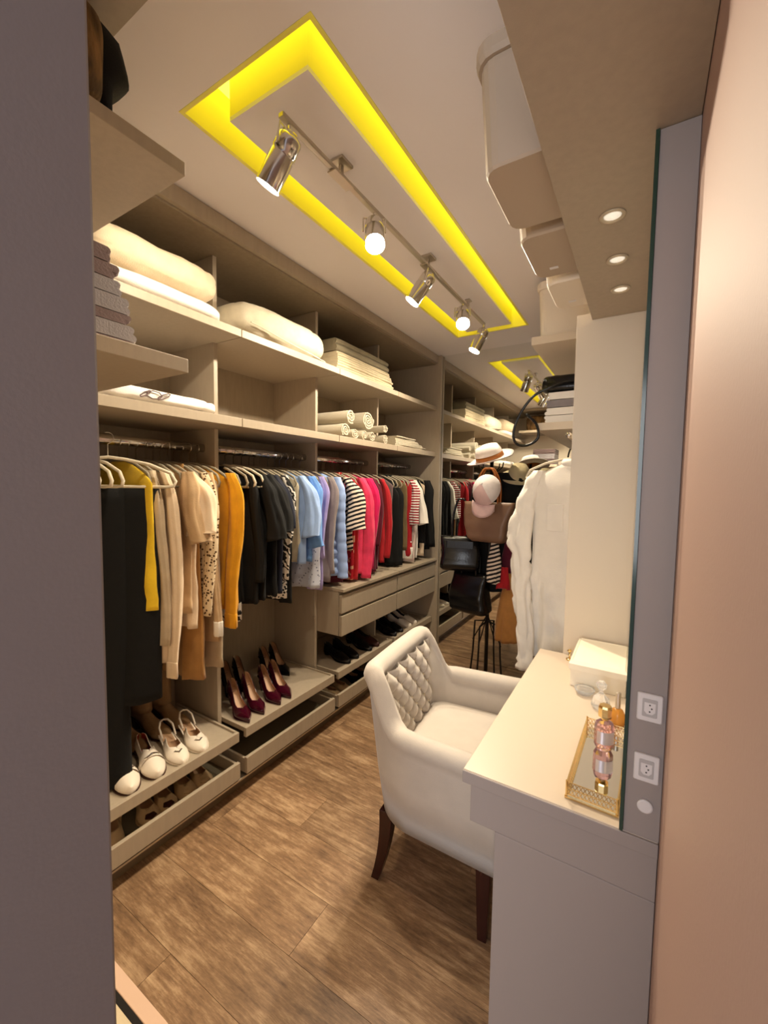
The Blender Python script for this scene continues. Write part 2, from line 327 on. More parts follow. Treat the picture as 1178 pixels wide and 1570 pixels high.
# panel that carries the outlets, at the mirror end
t = thing('outlet_panel', 'narrow grey upright panel with power outlets at the near end of the mirror', 'panel', (0.03, YD, ZD))
obj('board', B(-0.002, 0.0545, YD, YD+0.024, ZD+0.0005, 2.004), GREY, t, world=True, bevel=0.001)
t = thing('desk_mirror', 'tall mirror on the wall above the dressing table with green glass edge', 'mirror', (0.0, 1.3, ZD))
obj('glass', B(-0.006, -0.003, YD-0.001, 1.716, ZD+0.001, 2.003), MIR, t, world=True)
obj('glass_edge', B(-0.0085, -0.0025, YD-0.0045, YD-0.0012, ZD+0.001, 2.003), GLASSEDGE, t, world=True)
obj('backing', B(-0.0029, 0.05, YD+0.0245, 1.716, ZD+0.001, 2.003), SLOT, t, world=True)
for zc, wh in ((1.008, 'upper'), (0.895, 'lower')):
    t = thing('power_outlet', '%s of the two white three-pin power outlets beside the mirror' % wh, 'outlet', (0.029, YD-0.0005, zc), group='white power outlets beside the mirror')
    def rr(hx, hz, r, y):
        pts = []
        for cx, cz, a0 in ((hx-r, hz-r, 0), (-hx+r, hz-r, 90), (-hx+r, -hz+r, 180), (hx-r, -hz+r, 270)):
            for k in range(5): a = math.radians(a0+k*22.5); pts.append((cx+r*cos(a), y, cz+r*sin(a)))
        return pts
    obj('cover_plate', MB().loft([rr(0.0195, 0.0255, 0.003, 0), rr(0.0195, 0.0255, 0.003, -0.004), rr(0.018, 0.024, 0.003, -0.0055)]), WHITEP, t)
    obj('socket_rim', MB().loft([rr(0.0115, 0.0165, 0.002, -0.0056), rr(0.0112, 0.0162, 0.002, -0.0064)]), mat('outlet_grey', S(190, 186, 186), 0.4), t)
    hexa = [(-0.0085, -0.006), (-0.0085, 0.010), (0.0085, 0.010), (0.0085, -0.006), (0.004, -0.011), (-0.004, -0.011)]
    obj('socket', MB().loft([[(x, -0.0065, z) for x, z in hexa], [(x, -0.0068, z) for x, z in hexa]]), WHITEP, t)
    for hx, hz in ((0, 0.006), (0.003, 0), (0, -0.006)):
        obj('pin_hole', MB().lathe([(0.0013, 0), (0.0013, -0.0004)], 10, (hx, -0.0069, hz), 'y'), DARK, t)
t = obj('cable_cap', MB().lathe([(0.0125, 0), (0.0125, -0.003), (0.010, -0.0045), (0.0, -0.0045)], 24, (0.030, YD-0.0005, 0.822), 'y'), WHITEP, smooth=False); setp(t, 'small round white cap below the power outlets', 'cap')
# overhead shelf with downlights
t = thing('overhead_shelf', 'deep taupe shelf board over the dressing table with three downlights', 'shelf', (-0.1, 1.1, 2.005))
obj('board', B(-0.183, 0.054, 0.05, 1.716, 2.005, 2.028), LAM, t, world=True, bevel=0.001)
for i, yy in enumerate((1.09, 1.298, 1.493)):
    u = thing('downlight', '%s small round downlight under the overhead shelf' % ['nearest', 'middle', 'farthest'][i], 'downlight', (-0.085, yy, 2.0045), group='downlights under the overhead shelf')
    obj('ring', MB().lathe([(0.0265, 0), (0.0265, -0.003), (0.021, -0.004), (0.0185, -0.001), (0.0185, 0)], 28), RING, u, smooth=True)
    obj('lens', MB().lathe([(0.018, -0.0006), (0.013, -0.0028), (0.0, -0.0035)], 24), DIM, u, smooth=True)
# column panel behind the desk
t = thing('side_cabinet', 'tall cream side panel and open shelves between dressing table and end mirror', 'cabinet', (-0.2, 2.2, 0))
obj('end_panel', B(-0.234, 0.054, 1.7175, 1.742, 0, 2.030), CREAM, t, world=True, bevel=0.001)
obj('panel_fillet', B(-0.034, -0.020, 1.7135, 1.7172, 0.7615, 2.004), CREAM, t, world=True)
obj('hanging_rail', MB().lathe([(0.011, 0), (0.011, 1.44)], 14, (-0.25, 1.743, 1.60), 'y'), CHROME, t, world=True, smooth=True)
obj('shelf', B(-0.505, 0.054, 2.20, YM-0.002, 2.103, 2.142), CREAM, t, world=True, bevel=0.001, label='upper cream shelf')
obj('shelf', B(-0.480, 0.054, 2.27, YM-0.002, 1.690, 1.728), CREAM, t, world=True, bevel=0.001, label='lower cream shelf')
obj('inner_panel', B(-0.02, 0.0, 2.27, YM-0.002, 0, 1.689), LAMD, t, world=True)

# ------------------------------------------------------------------ storage boxes on the overhead shelf
def rrect(cx, cy, hx, hy, r, z, n=5):
    pts = []
    for sx, sy, a0 in ((1, 1, 0), (-1, 1, 90), (-1, -1, 180), (1, -1, 270)):
        for k in range(n):
            a = math.radians(a0+k*90/(n-1)); pts.append((cx+sx*(hx-r)+r*cos(a), cy+sy*(hy-r)+r*sin(a), z))
    return pts
def bin_box(x0, x1, y0, y1, z, h, m, lm, lab, tag=False):
    t = thing('storage_box', lab, 'box', ((x0+x1)/2, (y0+y1)/2, z), group='lidded storage boxes over the dressing table')
    hx, hy = (x1-x0)/2, (y1-y0)/2
    R = [rrect(0, 0, hx-0.004, hy-0.004, 0.03, 0.0), rrect(0, 0, hx, hy, 0.034, 0.005), rrect(0, 0, hx+0.012, hy+0.01, 0.036, h-0.05), rrect(0, 0, hx+0.012, hy+0.01, 0.036, h-0.041)]
    obj('body', MB().loft(R), m, t, bevel=0)
    R = [rrect(0, 0, hx+0.018, hy+0.016, 0.04, h-0.04), rrect(0, 0, hx+0.022, hy+0.02, 0.042, h-0.03), rrect(0, 0, hx+0.022, hy+0.02, 0.042, h-0.008), rrect(0, 0, hx+0.014, hy+0.012, 0.036, h)]
    obj('lid', MB().loft(R), lm, t)
    if tag: obj('sticker', B(-hx+0.045, -hx+0.068, hy-0.06, hy-0.048, -0.0012, -0.0004), WHITEP, t)
bin_box(-0.305, -0.03, 0.85, 1.085, 2.0285, 0.24, BINM, BINM, 'largest beige lidded storage box, nearest on the overhead shelf')
bin_box(-0.302, -0.03, 1.125, 1.365, 2.0285, 0.16, BINM, BINL, 'middle beige storage box with a small sticker underneath', True)
bin_box(-0.288, -0.03, 1.410, 1.625, 2.0285, 0.16, BINL, BINL, 'farthest beige storage box on the overhead shelf', True)
bin_box(-0.475, -0.16, 2.23, 2.60, 2.1425, 0.27, BINL, BINL, 'tall ivory lidded box on the cream shelf near the end mirror')

# ------------------------------------------------------------------ TRACK LIGHT
t = thing('light_track', 'thin metal lighting track on the ceiling island inside the yellow slot', 'track', (-0.888, 1.7, H))
obj('rail', MB().box(-0.897, -0.879, 0.875, 2.60, 2.398, 2.412), STEEL, t, world=True, bevel=0.002)
for yy in (1.145, 1.80): 
    obj('mounting_plate', MB().box(-0.915, -0.861, yy-0.03, yy+0.03, H-0.010, H-0.0005).box(-0.893, -0.883, yy-0.008, yy+0.008, 2.412, H-0.0101).box(-0.905, -0.871, yy-0.05, yy+0.05, 2.392, 2.3975), STEEL, t, world=True, bevel=0.001)
obj('mounting_plate', MB().box(-0.902, -0.874, 2.30, 2.34, H-0.006, H-0.0005).box(-0.893, -0.883, 2.312, 2.328, 2.412, H-0.0061), STEEL, t, world=True)
def spot(yy, aim, power, size, lab, on=True, L=0.145, r=0.035):
    piv = Vector((-0.888, yy, 2.352)); d = (Vector(aim)-piv).normalized()
    t = thing('spotlight', lab, 'spotlight', (-0.888, yy, 2.397), group='chrome spotlights on the ceiling track')
    def wob(n, mb, m, **k): return obj(n, mb, m, t, world=True, **k)
    wob('stem', MB().tube([(-0.888, yy, 2.3975), (-0.888, yy, 2.375)], 0.006, 10), CHROME)
    sd = d.cross(Vector((0, 0, 1))).normalized()
    wob('yoke', MB().tube([Vector((-0.888, yy, 2.377))+sd*0.0, Vector((-0.888, yy, 2.377))+sd*(r+0.006), piv+sd*(r+0.006)-Vector((0, 0, 0.012))+d*0.02], 0.0028, 6).tube([Vector((-0.888, yy, 2.377)), Vector((-0.888, yy, 2.377))-sd*(r+0.006), piv-sd*(r+0.006)-Vector((0, 0, 0.012))+d*0.02], 0.0028, 6), CHROME)
    def cyl(a, b, ra, rb, n=28): return MB().tube([piv+d*a, piv+d*b], [ra, rb], n)
    s0 = -0.02
    prof = [(s0, r*0.55), (s0+0.006, r*0.9), (s0+0.014, r), (s0+0.05, r), (s0+0.053, r*0.93), (s0+0.058, r), (s0+L-0.01, r), (s0+L, r*1.02)]
    wob('can', MB().tube([piv+d*a for a, _ in prof], [b for _, b in prof], 28, cap=False), CHROME, smooth=True)
    wob('back_cap', MB().tube([piv+d*s0, piv+d*(s0-0.004)], [r*0.56, r*0.5], 24), CHROME)
    wob('lens', MB().tube([piv+d*(s0+L-0.012), piv+d*(s0+L-0.006)], [r*0.95, r*0.8], 24), BULB if on else DIM, smooth=False)
    if on:
        l = bpy.data.lights.new('spotlight_beam', 'SPOT'); l.energy = power; l.color = WARM; l.spot_size = math.radians(size); l.spot_blend = 0.7; l.shadow_soft_size = 0.022
        o = bpy.data.objects.new('spotlight_beam', l); C.objects.link(o); o.location = piv+d*(s0+L+0.004); o.rotation_euler = d.to_track_quat('-Z', 'Y').to_euler()
spot(0.905, (-1.42, 0.80, 1.55), 15, 150, 'nearest chrome spotlight on the track, pointing down')
spot(1.345, (-0.30, 0.55, 0.9), 33, 110, 'second spotlight on the track, glaring towards the door')
spot(1.80, (-1.62, 1.45, 1.2), 32, 135, 'third spotlight on the track, tilted towards the wardrobe')
spot(2.235, (-0.30, 0.95, 0.75), 43, 110, 'fourth spotlight on the track, glaring above the chair')
spot(2.585, (-1.45, 2.2, 0.9), 32, 135, 'farthest spotlight at the end of the track')

# ------------------------------------------------------------------ CHAIR
CH = thing('tub_chair', 'cream velvet tub armchair with button-tufted back at the dressing table', 'chair', (-0.53, 1.435, 0), 0.085)
# plan curve of the shell (local: faces +x), u 0..1 from near arm front, round the back, to far arm front
def plan(u, off, sp=0.0):
    x, y = plan0(u, off, sp); return (x, y*(1+0.28*(x-0.0)))
def plan0(u, off, sp=0.0):
    hw = 0.275+sp+off; bx = -0.215-sp-off; fx = 0.20; r = 0.13+off
    L1 = fx-(bx+r); L2 = r*PI/2; L3 = 2*(hw-r); T = 2*L1+2*L2+L3; s = u*T
    if s < L1: return (fx-s, -hw)
    s -= L1
    if s < L2: a = s/r; return (bx+r-r*sin(a), -hw+r-r*cos(a))
    s -= L2
    if s < L3: return (bx, -hw+r+s)
    s -= L3
    if s < L2: a = s/r; return (bx+r-r*cos(a), hw-r+r*sin(a))
    s -= L2; return (bx+r+s, hw)
def topz(u):
    c = abs(u-0.5)*2
    k = max(0, min(1, (0.475-c)/0.13)); k = k*k*(3-2*k)
    return 0.603+0.170*k + 0.010*(1-c)
# shell rings: section across thickness at each u
rings = []; N = 72
for i in range(N+1):
    u = i/N; z1 = topz(u); tb = 0.030; c = abs(u-0.5)*2
    k = max(0, min(1, (0.475-c)/0.13)); flare = 0.045*k
    ring = []
    o = lambda off, z, sp=0: (*plan(u, off, sp), z)
    lean = lambda z: flare*(z-0.28)/0.5
    ring += [o(0.022, 0.275), o(0.028, 0.42, lean(0.42)), o(0.030, z1-0.075, lean(z1-0.075))]
    cz = z1-0.036
    for a in range(-50, 231, 28):
        an = math.radians(a); ring.append(o(0.006+0.036*cos(an), cz+0.036*sin(an), lean(z1)))
    ring += [o(-0.028, z1-0.085, lean(z1)*0.9), o(-0.028, 0.36)]
    rings.append(ring)
obj('shell', MB().loft(rings), UPH, CH, smooth=True)
# tufted back cushion
bm_v = []; bm_f = []; NU, NV = 150, 84; u0, u1 = 0.325, 0.675; NB, MBV = 10.0, 7.0
def tuft(a, b):  # a,b lattice coords
    p, q = (a+b), (a-b)
    c1 = abs(sin(PI*p/1.0)); c2 = abs(sin(PI*q/1.0))
    return (min(c1, 1)*min(c2, 1))**0.42
btn = []
for j in range(NV+1):
    for i in range(NU+1):
        fu, fv = i/NU, j/NV; u = u0+(u1-u0)*fu
        z = 0.44+(topz(u)-0.042-0.44)*fv
        a, b = fu*NB/2, fv*MBV/2
        d = 0.005+0.031*tuft(a, b)*min(1, 0.6+(1-fv)*4)
        e = min(1, fu*12, (1-fu)*12, (fv+0.05)*12); d *= e
        c = abs(u-0.5)*2; k = max(0, min(1, (0.475-c)/0.13)); lean = 0.045*k*(z-0.28)/0.5
        x, y = plan(u, -0.024-d, lean); bm_v.append((x, y, z))
for j in range(NV):
    for i in range(NU):
        a = j*(NU+1)+i; bm_f.append((a, a+1, a+NU+2, a+NU+1))
bk = obj('backrest', MB().add(bm_v, bm_f), UPH, CH, smooth=True)
if True:
    me = bk.data
    # orient normals inwards (towards +x)
    if me.polygons[len(me.polygons)//2].normal.x < 0: me.flip_normals()
for p in range(0, 12):
    for q in range(-5, 9):
        a, b = (p+q)/2, (p-q)/2
        fu, fv = a/(NB/2), b/(MBV/2)
        if 0.04 < fu < 0.96 and 0.06 < fv < 0.97:
            u = u0+(u1-u0)*fu; z = 0.44+(topz(u)-0.042-0.44)*fv
            c = abs(u-0.5)*2; k = max(0, min(1, (0.475-c)/0.13)); lean = 0.045*k*(z-0.28)/0.5
            x, y = plan(u, -0.034, lean)
            obj('button', MB().lathe([(0.0, -0.007), (0.006, -0.005), (0.0085, 0), (0.006, 0.005), (0, 0.007)], 10, (x, y, z)), mat('button_satin', S(240, 226, 200), 0.3) if 'button_satin' not in bpy.data.materials else bpy.data.materials['button_satin'], bk, smooth=True)
# seat cushion, front rail
sr = []
for z, g in ((0.34, -0.004), (0.40, 0.0), (0.445, 0.0), (0.462, -0.012), (0.47, -0.05)):
    sr.append([(p[0]+0.025, p[1], z) for p in rrect(0, 0, 0.225+g, 0.243+g, 0.05, z)])
obj('seat', MB().loft(sr), UPH, CH, smooth=True)
obj('front_rail', MB().loft([rrect(0.0, 0, 0.19, 0.235, 0.05, 0.272), rrect(0.0, 0, 0.19, 0.235, 0.05, 0.345)]), UPH, CH)
for (lx, ly, dx) in ((-0.195, -0.215, -0.045), (-0.195, 0.215, -0.045), (0.150, -0.245, 0.0), (0.150, 0.245, 0.0)):
    rg = []
    for k in range(7):
        f = k/6; z = 0.273*(1-f); h = 0.024-0.010*f; cx = lx+dx*f*f
        rg.append([(cx+a*h, ly+b*h, z) for a, b in ((-1, -1), (1, -1), (1, 1), (-1, 1))])
    obj('leg', MB().loft(rg), MAHOG, CH, bevel=0.002)

# ------------------------------------------------------------------ HANGERS + GARMENTS
def hanger_mesh(m, hw=0.205):
    t = thing('clothes_hanger', 'x', 'hanger', (0, 0, 0))
    sh = [(-hw, 0, -0.075), (-hw*0.92, 0, -0.045), (-hw*0.6, 0, -0.016), (-0.05, 0, 0.0), (0.0, 0, 0.006), (0.05, 0, 0.0), (hw*0.6, 0, -0.016), (hw*0.92, 0, -0.045), (hw, 0, -0.075), (hw*0.97, 0, -0.092), (hw*0.85, 0, -0.095), (0, 0, -0.095), (-hw*0.85, 0, -0.095), (-hw*0.97, 0, -0.092), (-hw, 0, -0.075)]
    mb = MB().tube(sh, 0.0058, 6)
    obj('frame', mb, m, t, smooth=True)
    hk = [(0, 0, 0.004), (0, 0, 0.05)]+[(0.0185*sin(a)+0.0, 0, 0.072-0.0185*cos(a)) for a in [0.3*k for k in range(1, 13)]]
    obj('hook', MB().tube(hk, 0.0016, 6), CHROME, t, smooth=True)
    return t
HA = hanger_mesh(HANG); HB = hanger_mesh(HANGL, 0.21)
used = {HA.name: False, HB.name: False}
HZ = RZ-0.0775
def hanger(x, y, z, rz, lab, pale=False, group='velvet hangers on the wardrobe rails'):
    src = HB if pale else HA
    if not used[src.name]:
        used[src.name] = True; src.location = (x, y, z); src.rotation_euler = (0, 0, rz); src['label'] = lab; src['group'] = group; return src
    o = copy_thing(src, (x, y, z), rz, lab); o['group'] = group; return o
def smoothstep(a, b, x): t = max(0, min(1, (x-a)/(b-a))); return t*t*(3-2*t)
def garment(name, lab, cat, m, x, y, ztop, zbot, hw=0.215, th=0.020, sleeve=None, sm=None, rz=0, group=None, cuff=None, shoulder=0.075, flare=1.0, folds=7, waist=1.0, puffer=False, hem=None, collar=None, seed=0, crease=0.005, sw=0.03, strap=False, extra=None):
    """cloth hung on a hanger; local x across the shoulders"""
    t = thing(name, lab, cat, (x, y, ztop), rz, group)
    Lz = ztop-zbot; n = 44; rings = []; rng = random.Random(seed*17+3)
    K = 60 if puffer else 26; ph = rng.random()*6; tilt = rng.uniform(-0.02, 0.02)
    for i in range(K+1):
        f = (i/K)**1.15; z = -f*Lz
        dz = -z
        if strap: w_ = hw*(0.55+0.45*smoothstep(0.0, 0.16, dz))
        else: w_ = 0.055+(hw-0.055)*min(1, dz/shoulder)**0.75 if dz < shoulder else hw
        g = smoothstep(shoulder, Lz, dz); w_ *= (1+(waist-1)*sin(PI*min(1, g*1.3)))*(1+(flare-1)*g)
        tt = th*(0.35+0.65*smoothstep(0, 0.12, dz))*(1+0.35*g)
        ring = []
        for k in range(n):
            a = 2*PI*k/n; cx = cos(a); sy = sin(a)
            ex = math.copysign(abs(cx)**0.8, cx); 
            fold = (sin(folds*cx*1.7+ph+g*1.3)*0.55+0.3*sin(folds*3.1*cx+2*ph))*g+0.25*nz((cx*2, seed, z*5), 1.6, seed)
            wx = w_*(1+0.04*nz((seed, z*6, 0.3), 1, seed)); px = ex*wx; py = sy*tt*(1+0.3*abs(fold))+fold*th*0.8*g+tilt*g
            py += crease*(1-2.5*abs(nz((px*11+z*4, z*9-px*6, sy*0.5), 1, seed+3)))*g
            if puffer: 
                q = abs(sin(PI*dz/0.055))**0.5; px *= 0.90+0.1*q; py = sy*tt*(0.6+0.8*q)
            ring.append((px, py, z+(0.008*sin(3*cx+ph) if i == K else 0)))
        rings.append(ring)
    body = obj('body', MB().loft(rings), m, t, smooth=True)
    if sleeve is not None:
        for s in (1, -1):
            Ls = ztop-sleeve; rr_ = []; NR = 56 if puffer else 22; short = Ls < 0.42; n2 = 22
            for i in range(NR+1):
                f = i/NR; z = -shoulder*0.45-f*(Ls-shoulder*0.45)
                px = s*(hw-0.035+0.042*smoothstep(0, 0.12, -z)+0.010*sin(f*4+ph)+(0.03*f if short else 0)); py = 0.008*sin(5*f+ph)-0.004
                wv = sw*(0.62+0.38*smoothstep(0, 0.25, f))*((0.95+0.35*f) if short else (1-0.25*f))
                if puffer: wv *= 0.90+0.17*abs(sin(PI*(-z)/0.058))**0.45
                ring = []
                for k in range(n2):
                    a = 2*PI*k/n2
                    q = 1+(0 if puffer else 0.15*sin(3*a+2.5*f+ph)+0.11*sin(7*a-3*f+ph)+0.16*nz((cos(a)*1.3, sin(a)*1.3, z*11), 1.2, seed))
                    ring.append((px+cos(a)*wv*1.02*q, py+sin(a)*wv*0.60*q, z+(0.012*cos(a)*s if short and i == NR else 0)))
                rr_.append(ring)
            o = obj('sleeve', MB().loft(rr_), sm or m, t, smooth=True)
            if cuff:
                z0 = -(Ls)+0.0; lr = rr_[-1]; cx = sum(p[0] for p in lr)/len(lr); cy = sum(p[1] for p in lr)/len(lr)
                obj('cuff', MB().loft([[(cx+(p[0]-cx)*q, cy+(p[1]-cy)*q, z) for p in lr] for q, z in ((1.06, z0+0.032), (1.10, z0+0.028), (1.12, z0-0.028), (1.04, z0-0.03))]), cuff, t, smooth=True)
    if hem:
        lr = rings[-1]; obj('hem', MB().loft([[(p[0]*q, p[1]*q*1.05, -Lz+z) for p in lr] for q, z in ((1.012, 0.07), (1.02, 0.06), (1.02, -0.012), (1.0, -0.014))]), hem, t, smooth=True)
    if collar:
        obj('collar', MB().lathe([(0.058, -0.012), (0.062, 0.004), (0.050, 0.020), (0.044, 0.018), (0.052, 0.0)], 20, (0, 0, 0), sy=0.35), collar, t, smooth=True)
    return t
G = 'garments hanging in the wardrobe'
D = [ # y, name, label, cat, mat, zbot, kwargs
 (0.835, 'blouse', 'bright yellow sleeveless top just behind the black trousers', 'blouse', 'yellow', 0.93, dict(hw=0.235, th=0.022)),
 (0.868, 'cardigan', 'grey sand knit cardigan beside the bright yellow top', 'cardigan', 'sand', 0.72, dict(sleeve=0.80)),
 (0.900, 'blouse', 'long cream button blouse with long sleeves beside the grey sand cardigan', 'blouse', 'cream', 0.72, dict(sleeve=0.70, hw=0.235, cuff=F['cream'])),
 (0.935, 'trousers', 'olive trousers hanging half hidden by the pale short-sleeved tops', 'trousers', 'olive', 0.80, dict(hw=0.17)),
 (0.965, 't_shirt', 'beige short-sleeved top with wide sleeve beside the long cream blouse', 'shirt', 'beige', 0.90, dict(sleeve=1.17, hw=0.24, sw=0.045)),
 (0.995, 't_shirt', 'pale cream short-sleeved top in front of the leopard blouse', 'shirt', 'cream', 0.82, dict(sleeve=1.20, hw=0.24, sw=0.048)),
 (1.025, 'dress', 'long camel dress, the longest garment beside the leopard blouse', 'dress', 'camel', 0.60, dict(hw=0.20, flare=1.1, strap=True)),
 (1.055, 'blouse', 'leopard print blouse in the first bay', 'blouse', 'leopard', 0.86, dict(sleeve=0.86, hw=0.225, th=0.022)),
 (1.090, 'blouse', 'soft beige long blouse with white cuffs beside the mustard jacket', 'blouse', 'beige', 0.74, dict(sleeve=0.80, hw=0.23, cuff=F['white'])),
 (1.120, 'dress', 'long sand dress hanging between the beige blouse and the mustard jacket', 'dress', 'sand', 0.62, dict(hw=0.2)),
 (1.160, 'jacket', 'mustard yellow jacket with buttoned cuffs at the end of the first bay', 'jacket', 'mustard', 0.86, dict(sleeve=0.82, hw=0.245, sw=0.038, th=0.024, cuff=F['mustard'])),
 # bay 2
 (1.235, 'dress', 'slim black dress with pale zigzag trim beside the mustard jacket', 'dress', 'black', 0.79, dict(hw=0.19, strap=True, hem=F['zebra'])),
 (1.270, 'skirt', 'black skirt clipped below an empty pale hanger', 'skirt', 'blackv', 0.86, dict(hw=0.17)),
 (1.310, 'blouse', 'black long-sleeved knit behind the two pale empty hangers', 'sweater', 'blackv', 0.84, dict(sleeve=0.95)),
 (1.355, 't_shirt', 'plain black short-sleeved shirt, widest in the second bay', 'shirt', 'black', 0.855, dict(sleeve=1.14, hw=0.235, sw=0.042)),
 (1.405, 't_shirt', 'black short-sleeved shirt next to the navy one', 'shirt', 'blackv', 0.855, dict(sleeve=1.17, hw=0.235, sw=0.042)),
 (1.450, 't_shirt', 'navy shirt beside the zebra print blouse', 'shirt', 'navy', 0.86, dict(sleeve=1.18, hw=0.235)),
 (1.490, 'blouse', 'zebra print blouse with checked hem in the second bay', 'blouse', 'zebra', 0.85, dict(sleeve=0.93, hw=0.235, hem=F['check'])),
 (1.530, 'skirt', 'black skirt between the zebra blouse and the light blue shirts', 'skirt', 'black', 0.80, dict(hw=0.225)),
 (1.575, 'camisole', 'cream lace top with narrow straps beside the light blue shirt', 'top', 'offw', 1.0, dict(hw=0.215)),
 (1.620, 'shirt', 'light blue short-sleeved shirt beside the sky blue one', 'shirt', 'lblue', 0.98, dict(sleeve=1.13, hw=0.235, sw=0.038)),
 (1.660, 'shirt', 'sky blue shirt with elbow sleeves in the second bay', 'shirt', 'sky', 1.0, dict(sleeve=1.07, hw=0.24, sw=0.038)),
 (1.705, 'blouse', 'pale blue flowered blouse at the end of the second bay', 'blouse', 'pale_floral', 0.835, dict(hw=0.24)),
 (1.750, 'dress', 'lilac dress hanging beside the pale flowered blouse', 'dress', 'lilac', 0.83, dict(sleeve=1.0, hw=0.24)),
 (1.820, 'cardigan', 'pale lilac grey long cardigan next to the blue puffer jacket', 'cardigan', 'grey', 0.86, dict(sleeve=0.9, hw=0.23)),
 # bay 3
 (1.915, 'puffer_jacket', 'light blue quilted puffer jacket', 'jacket', 'puff', 0.87, dict(sleeve=0.86, hw=0.235, sw=0.044, th=0.04, puffer=True)),
 (1.975, 'blouse', 'burgundy top below the striped blouse beside the puffer jacket', 'top', 'burg', 0.82, dict(hw=0.225)),
 (2.020, 'blouse', 'black and cream striped short-sleeved blouse', 'blouse', 'stripebw', 1.0, dict(sleeve=1.13, hw=0.24, sw=0.048)),
 (2.060, 'dress', 'red and peach flowered dress beside the pink jacket', 'dress', 'floral', 0.815, dict(hw=0.235, strap=True)),
 (2.100, 'dress', 'plain red dress between the flowered dress and the pink jacket', 'dress', 'red', 0.815, dict(hw=0.23)),
 (2.145, 'jacket', 'hot pink jacket in the third bay', 'jacket', 'pink', 0.84, dict(sleeve=0.82, hw=0.24, sw=0.045, th=0.03)),
 (2.215, 'jacket', 'magenta jacket beside the hot pink one', 'jacket', 'magenta', 0.87, dict(sleeve=0.87, hw=0.235, sw=0.042, th=0.028)),
 (2.30, 'dress', 'burgundy dress next to the magenta jacket', 'dress', 'burg', 0.82, dict(sleeve=1.0, hw=0.225, th=0.026)),
 (2.38, 'dress', 'dark wine dress near the third partition', 'dress', 'burg', 0.83, dict(hw=0.22, th=0.026)),
 (2.45, 'blouse', 'dark red blouse touching the third partition', 'blouse', 'red', 0.86, dict(sleeve=0.9, hw=0.215)),
 # bay 4
 (2.565, 'skirt', 'mauve grey skirt just past the third partition', 'skirt', 'mauve', 1.05, dict(hw=0.2)),
 (2.61, 'dress', 'long plain black dress in the last bay', 'dress', 'black', 0.82, dict(hw=0.22, th=0.028, strap=True)),
 (2.665, 'dress', 'black dress between the long plain black dress and the olive top', 'dress', 'blackv', 0.82, dict(hw=0.22, th=0.028, strap=True)),
 (2.715, 'camisole', 'olive top beside the black dresses in the last bay', 'top', 'olive', 0.92, dict(hw=0.225)),
 (2.76, 'dress', 'red dress with white trim in the last bay', 'dress', 'red', 0.86, dict(hw=0.23, hem=F['white'])),
 (2.80, 'blouse', 'red and white striped blouse in the last bay', 'blouse', 'redwhite', 0.93, dict(sleeve=1.1, hw=0.23)),
 (2.85, 'dress', 'blush white pleated dress in the last bay', 'dress', 'blush', 0.82, dict(hw=0.235, th=0.024)),
 (2.90, 'blouse', 'white blouse beside the blush pleated dress', 'blouse', 'white', 0.83, dict(sleeve=1.1, hw=0.235)),
 (2.95, 'jacket', 'black jacket with white front edge in the last bay', 'jacket', 'black', 0.90, dict(sleeve=0.95, hw=0.235)),
 (3.00, 'dress', 'cream dress between two black jackets by the end panel', 'dress', 'cream', 0.84, dict(hw=0.24)),
 (3.05, 'coat', 'black coat next to the end panel', 'coat', 'blackv', 0.90, dict(sleeve=0.92, hw=0.24, sw=0.036)),
 (3.10, 'coat', 'last black coat against the end panel', 'coat', 'black', 0.88, dict(sleeve=0.90, hw=0.24, sw=0.036)),
]
for i, (y, nm, lab, cat, mk, zb, kw) in enumerate(D):
    if nm == cat: pass
    dx = random.uniform(-0.008, 0.008)
    garment(nm, lab, cat, F[mk], RX+dx, y, HZ-0.002, zb, seed=i+1, group=G, rz=random.uniform(-0.05, 0.05), **kw)
    hanger(RX+dx, y, HZ, random.uniform(-0.03, 0.03), 'hanger of the '+lab)
# empty hangers
for k, yy in enumerate((0.60, 0.628, 0.655, 0.683, 0.71)):
    hanger(RX+0.02, yy, HZ, 0.04*k-0.05, 'empty pale hanger on the first rail, %s from the door' % ['first', 'second', 'third', 'fourth', 'fifth'][k], True)
hanger(RX+0.02, 1.292, HZ, 0.0, 'empty pale hanger in front of the black shirts, nearer one', True)
hanger(RX+0.03, 1.332, HZ, 0.0, 'empty pale hanger in front of the black shirts, farther one', True)
# big hanger and black trousers turned towards the room, at the door end
hanger(-1.57, 0.735, HZ+0.0, 0.85, 'large pale hanger turned outwards, carrying the black flared trousers', True)
t = thing('trousers', 'black flared trousers folded over the outward turned hanger', 'trousers', (-1.57, 0.735, 1.375), 0.85)
for (x0, x1, zb, yo, sd) in ((-0.15, 0.05, 0.31, 0.0, 1), (0.00, 0.155, 0.60, 0.012, 2)):
    rg = []
    for i in range(22):
        f = i/21; z = -f*(1.375-zb); wx = (x1-x0)/2*(1+0.18*f); cx = (x0+x1)/2-0.02*f
        rg.append([(cx+cos(2*PI*k/20)*wx, yo+sin(2*PI*k/20)*(0.016+0.014*f)+0.008*f*sin(4*cos(2*PI*k/20)+sd+2*f), z) for k in range(20)])
    obj('trouser_leg', MB().loft(rg), F['black'], t, smooth=True)

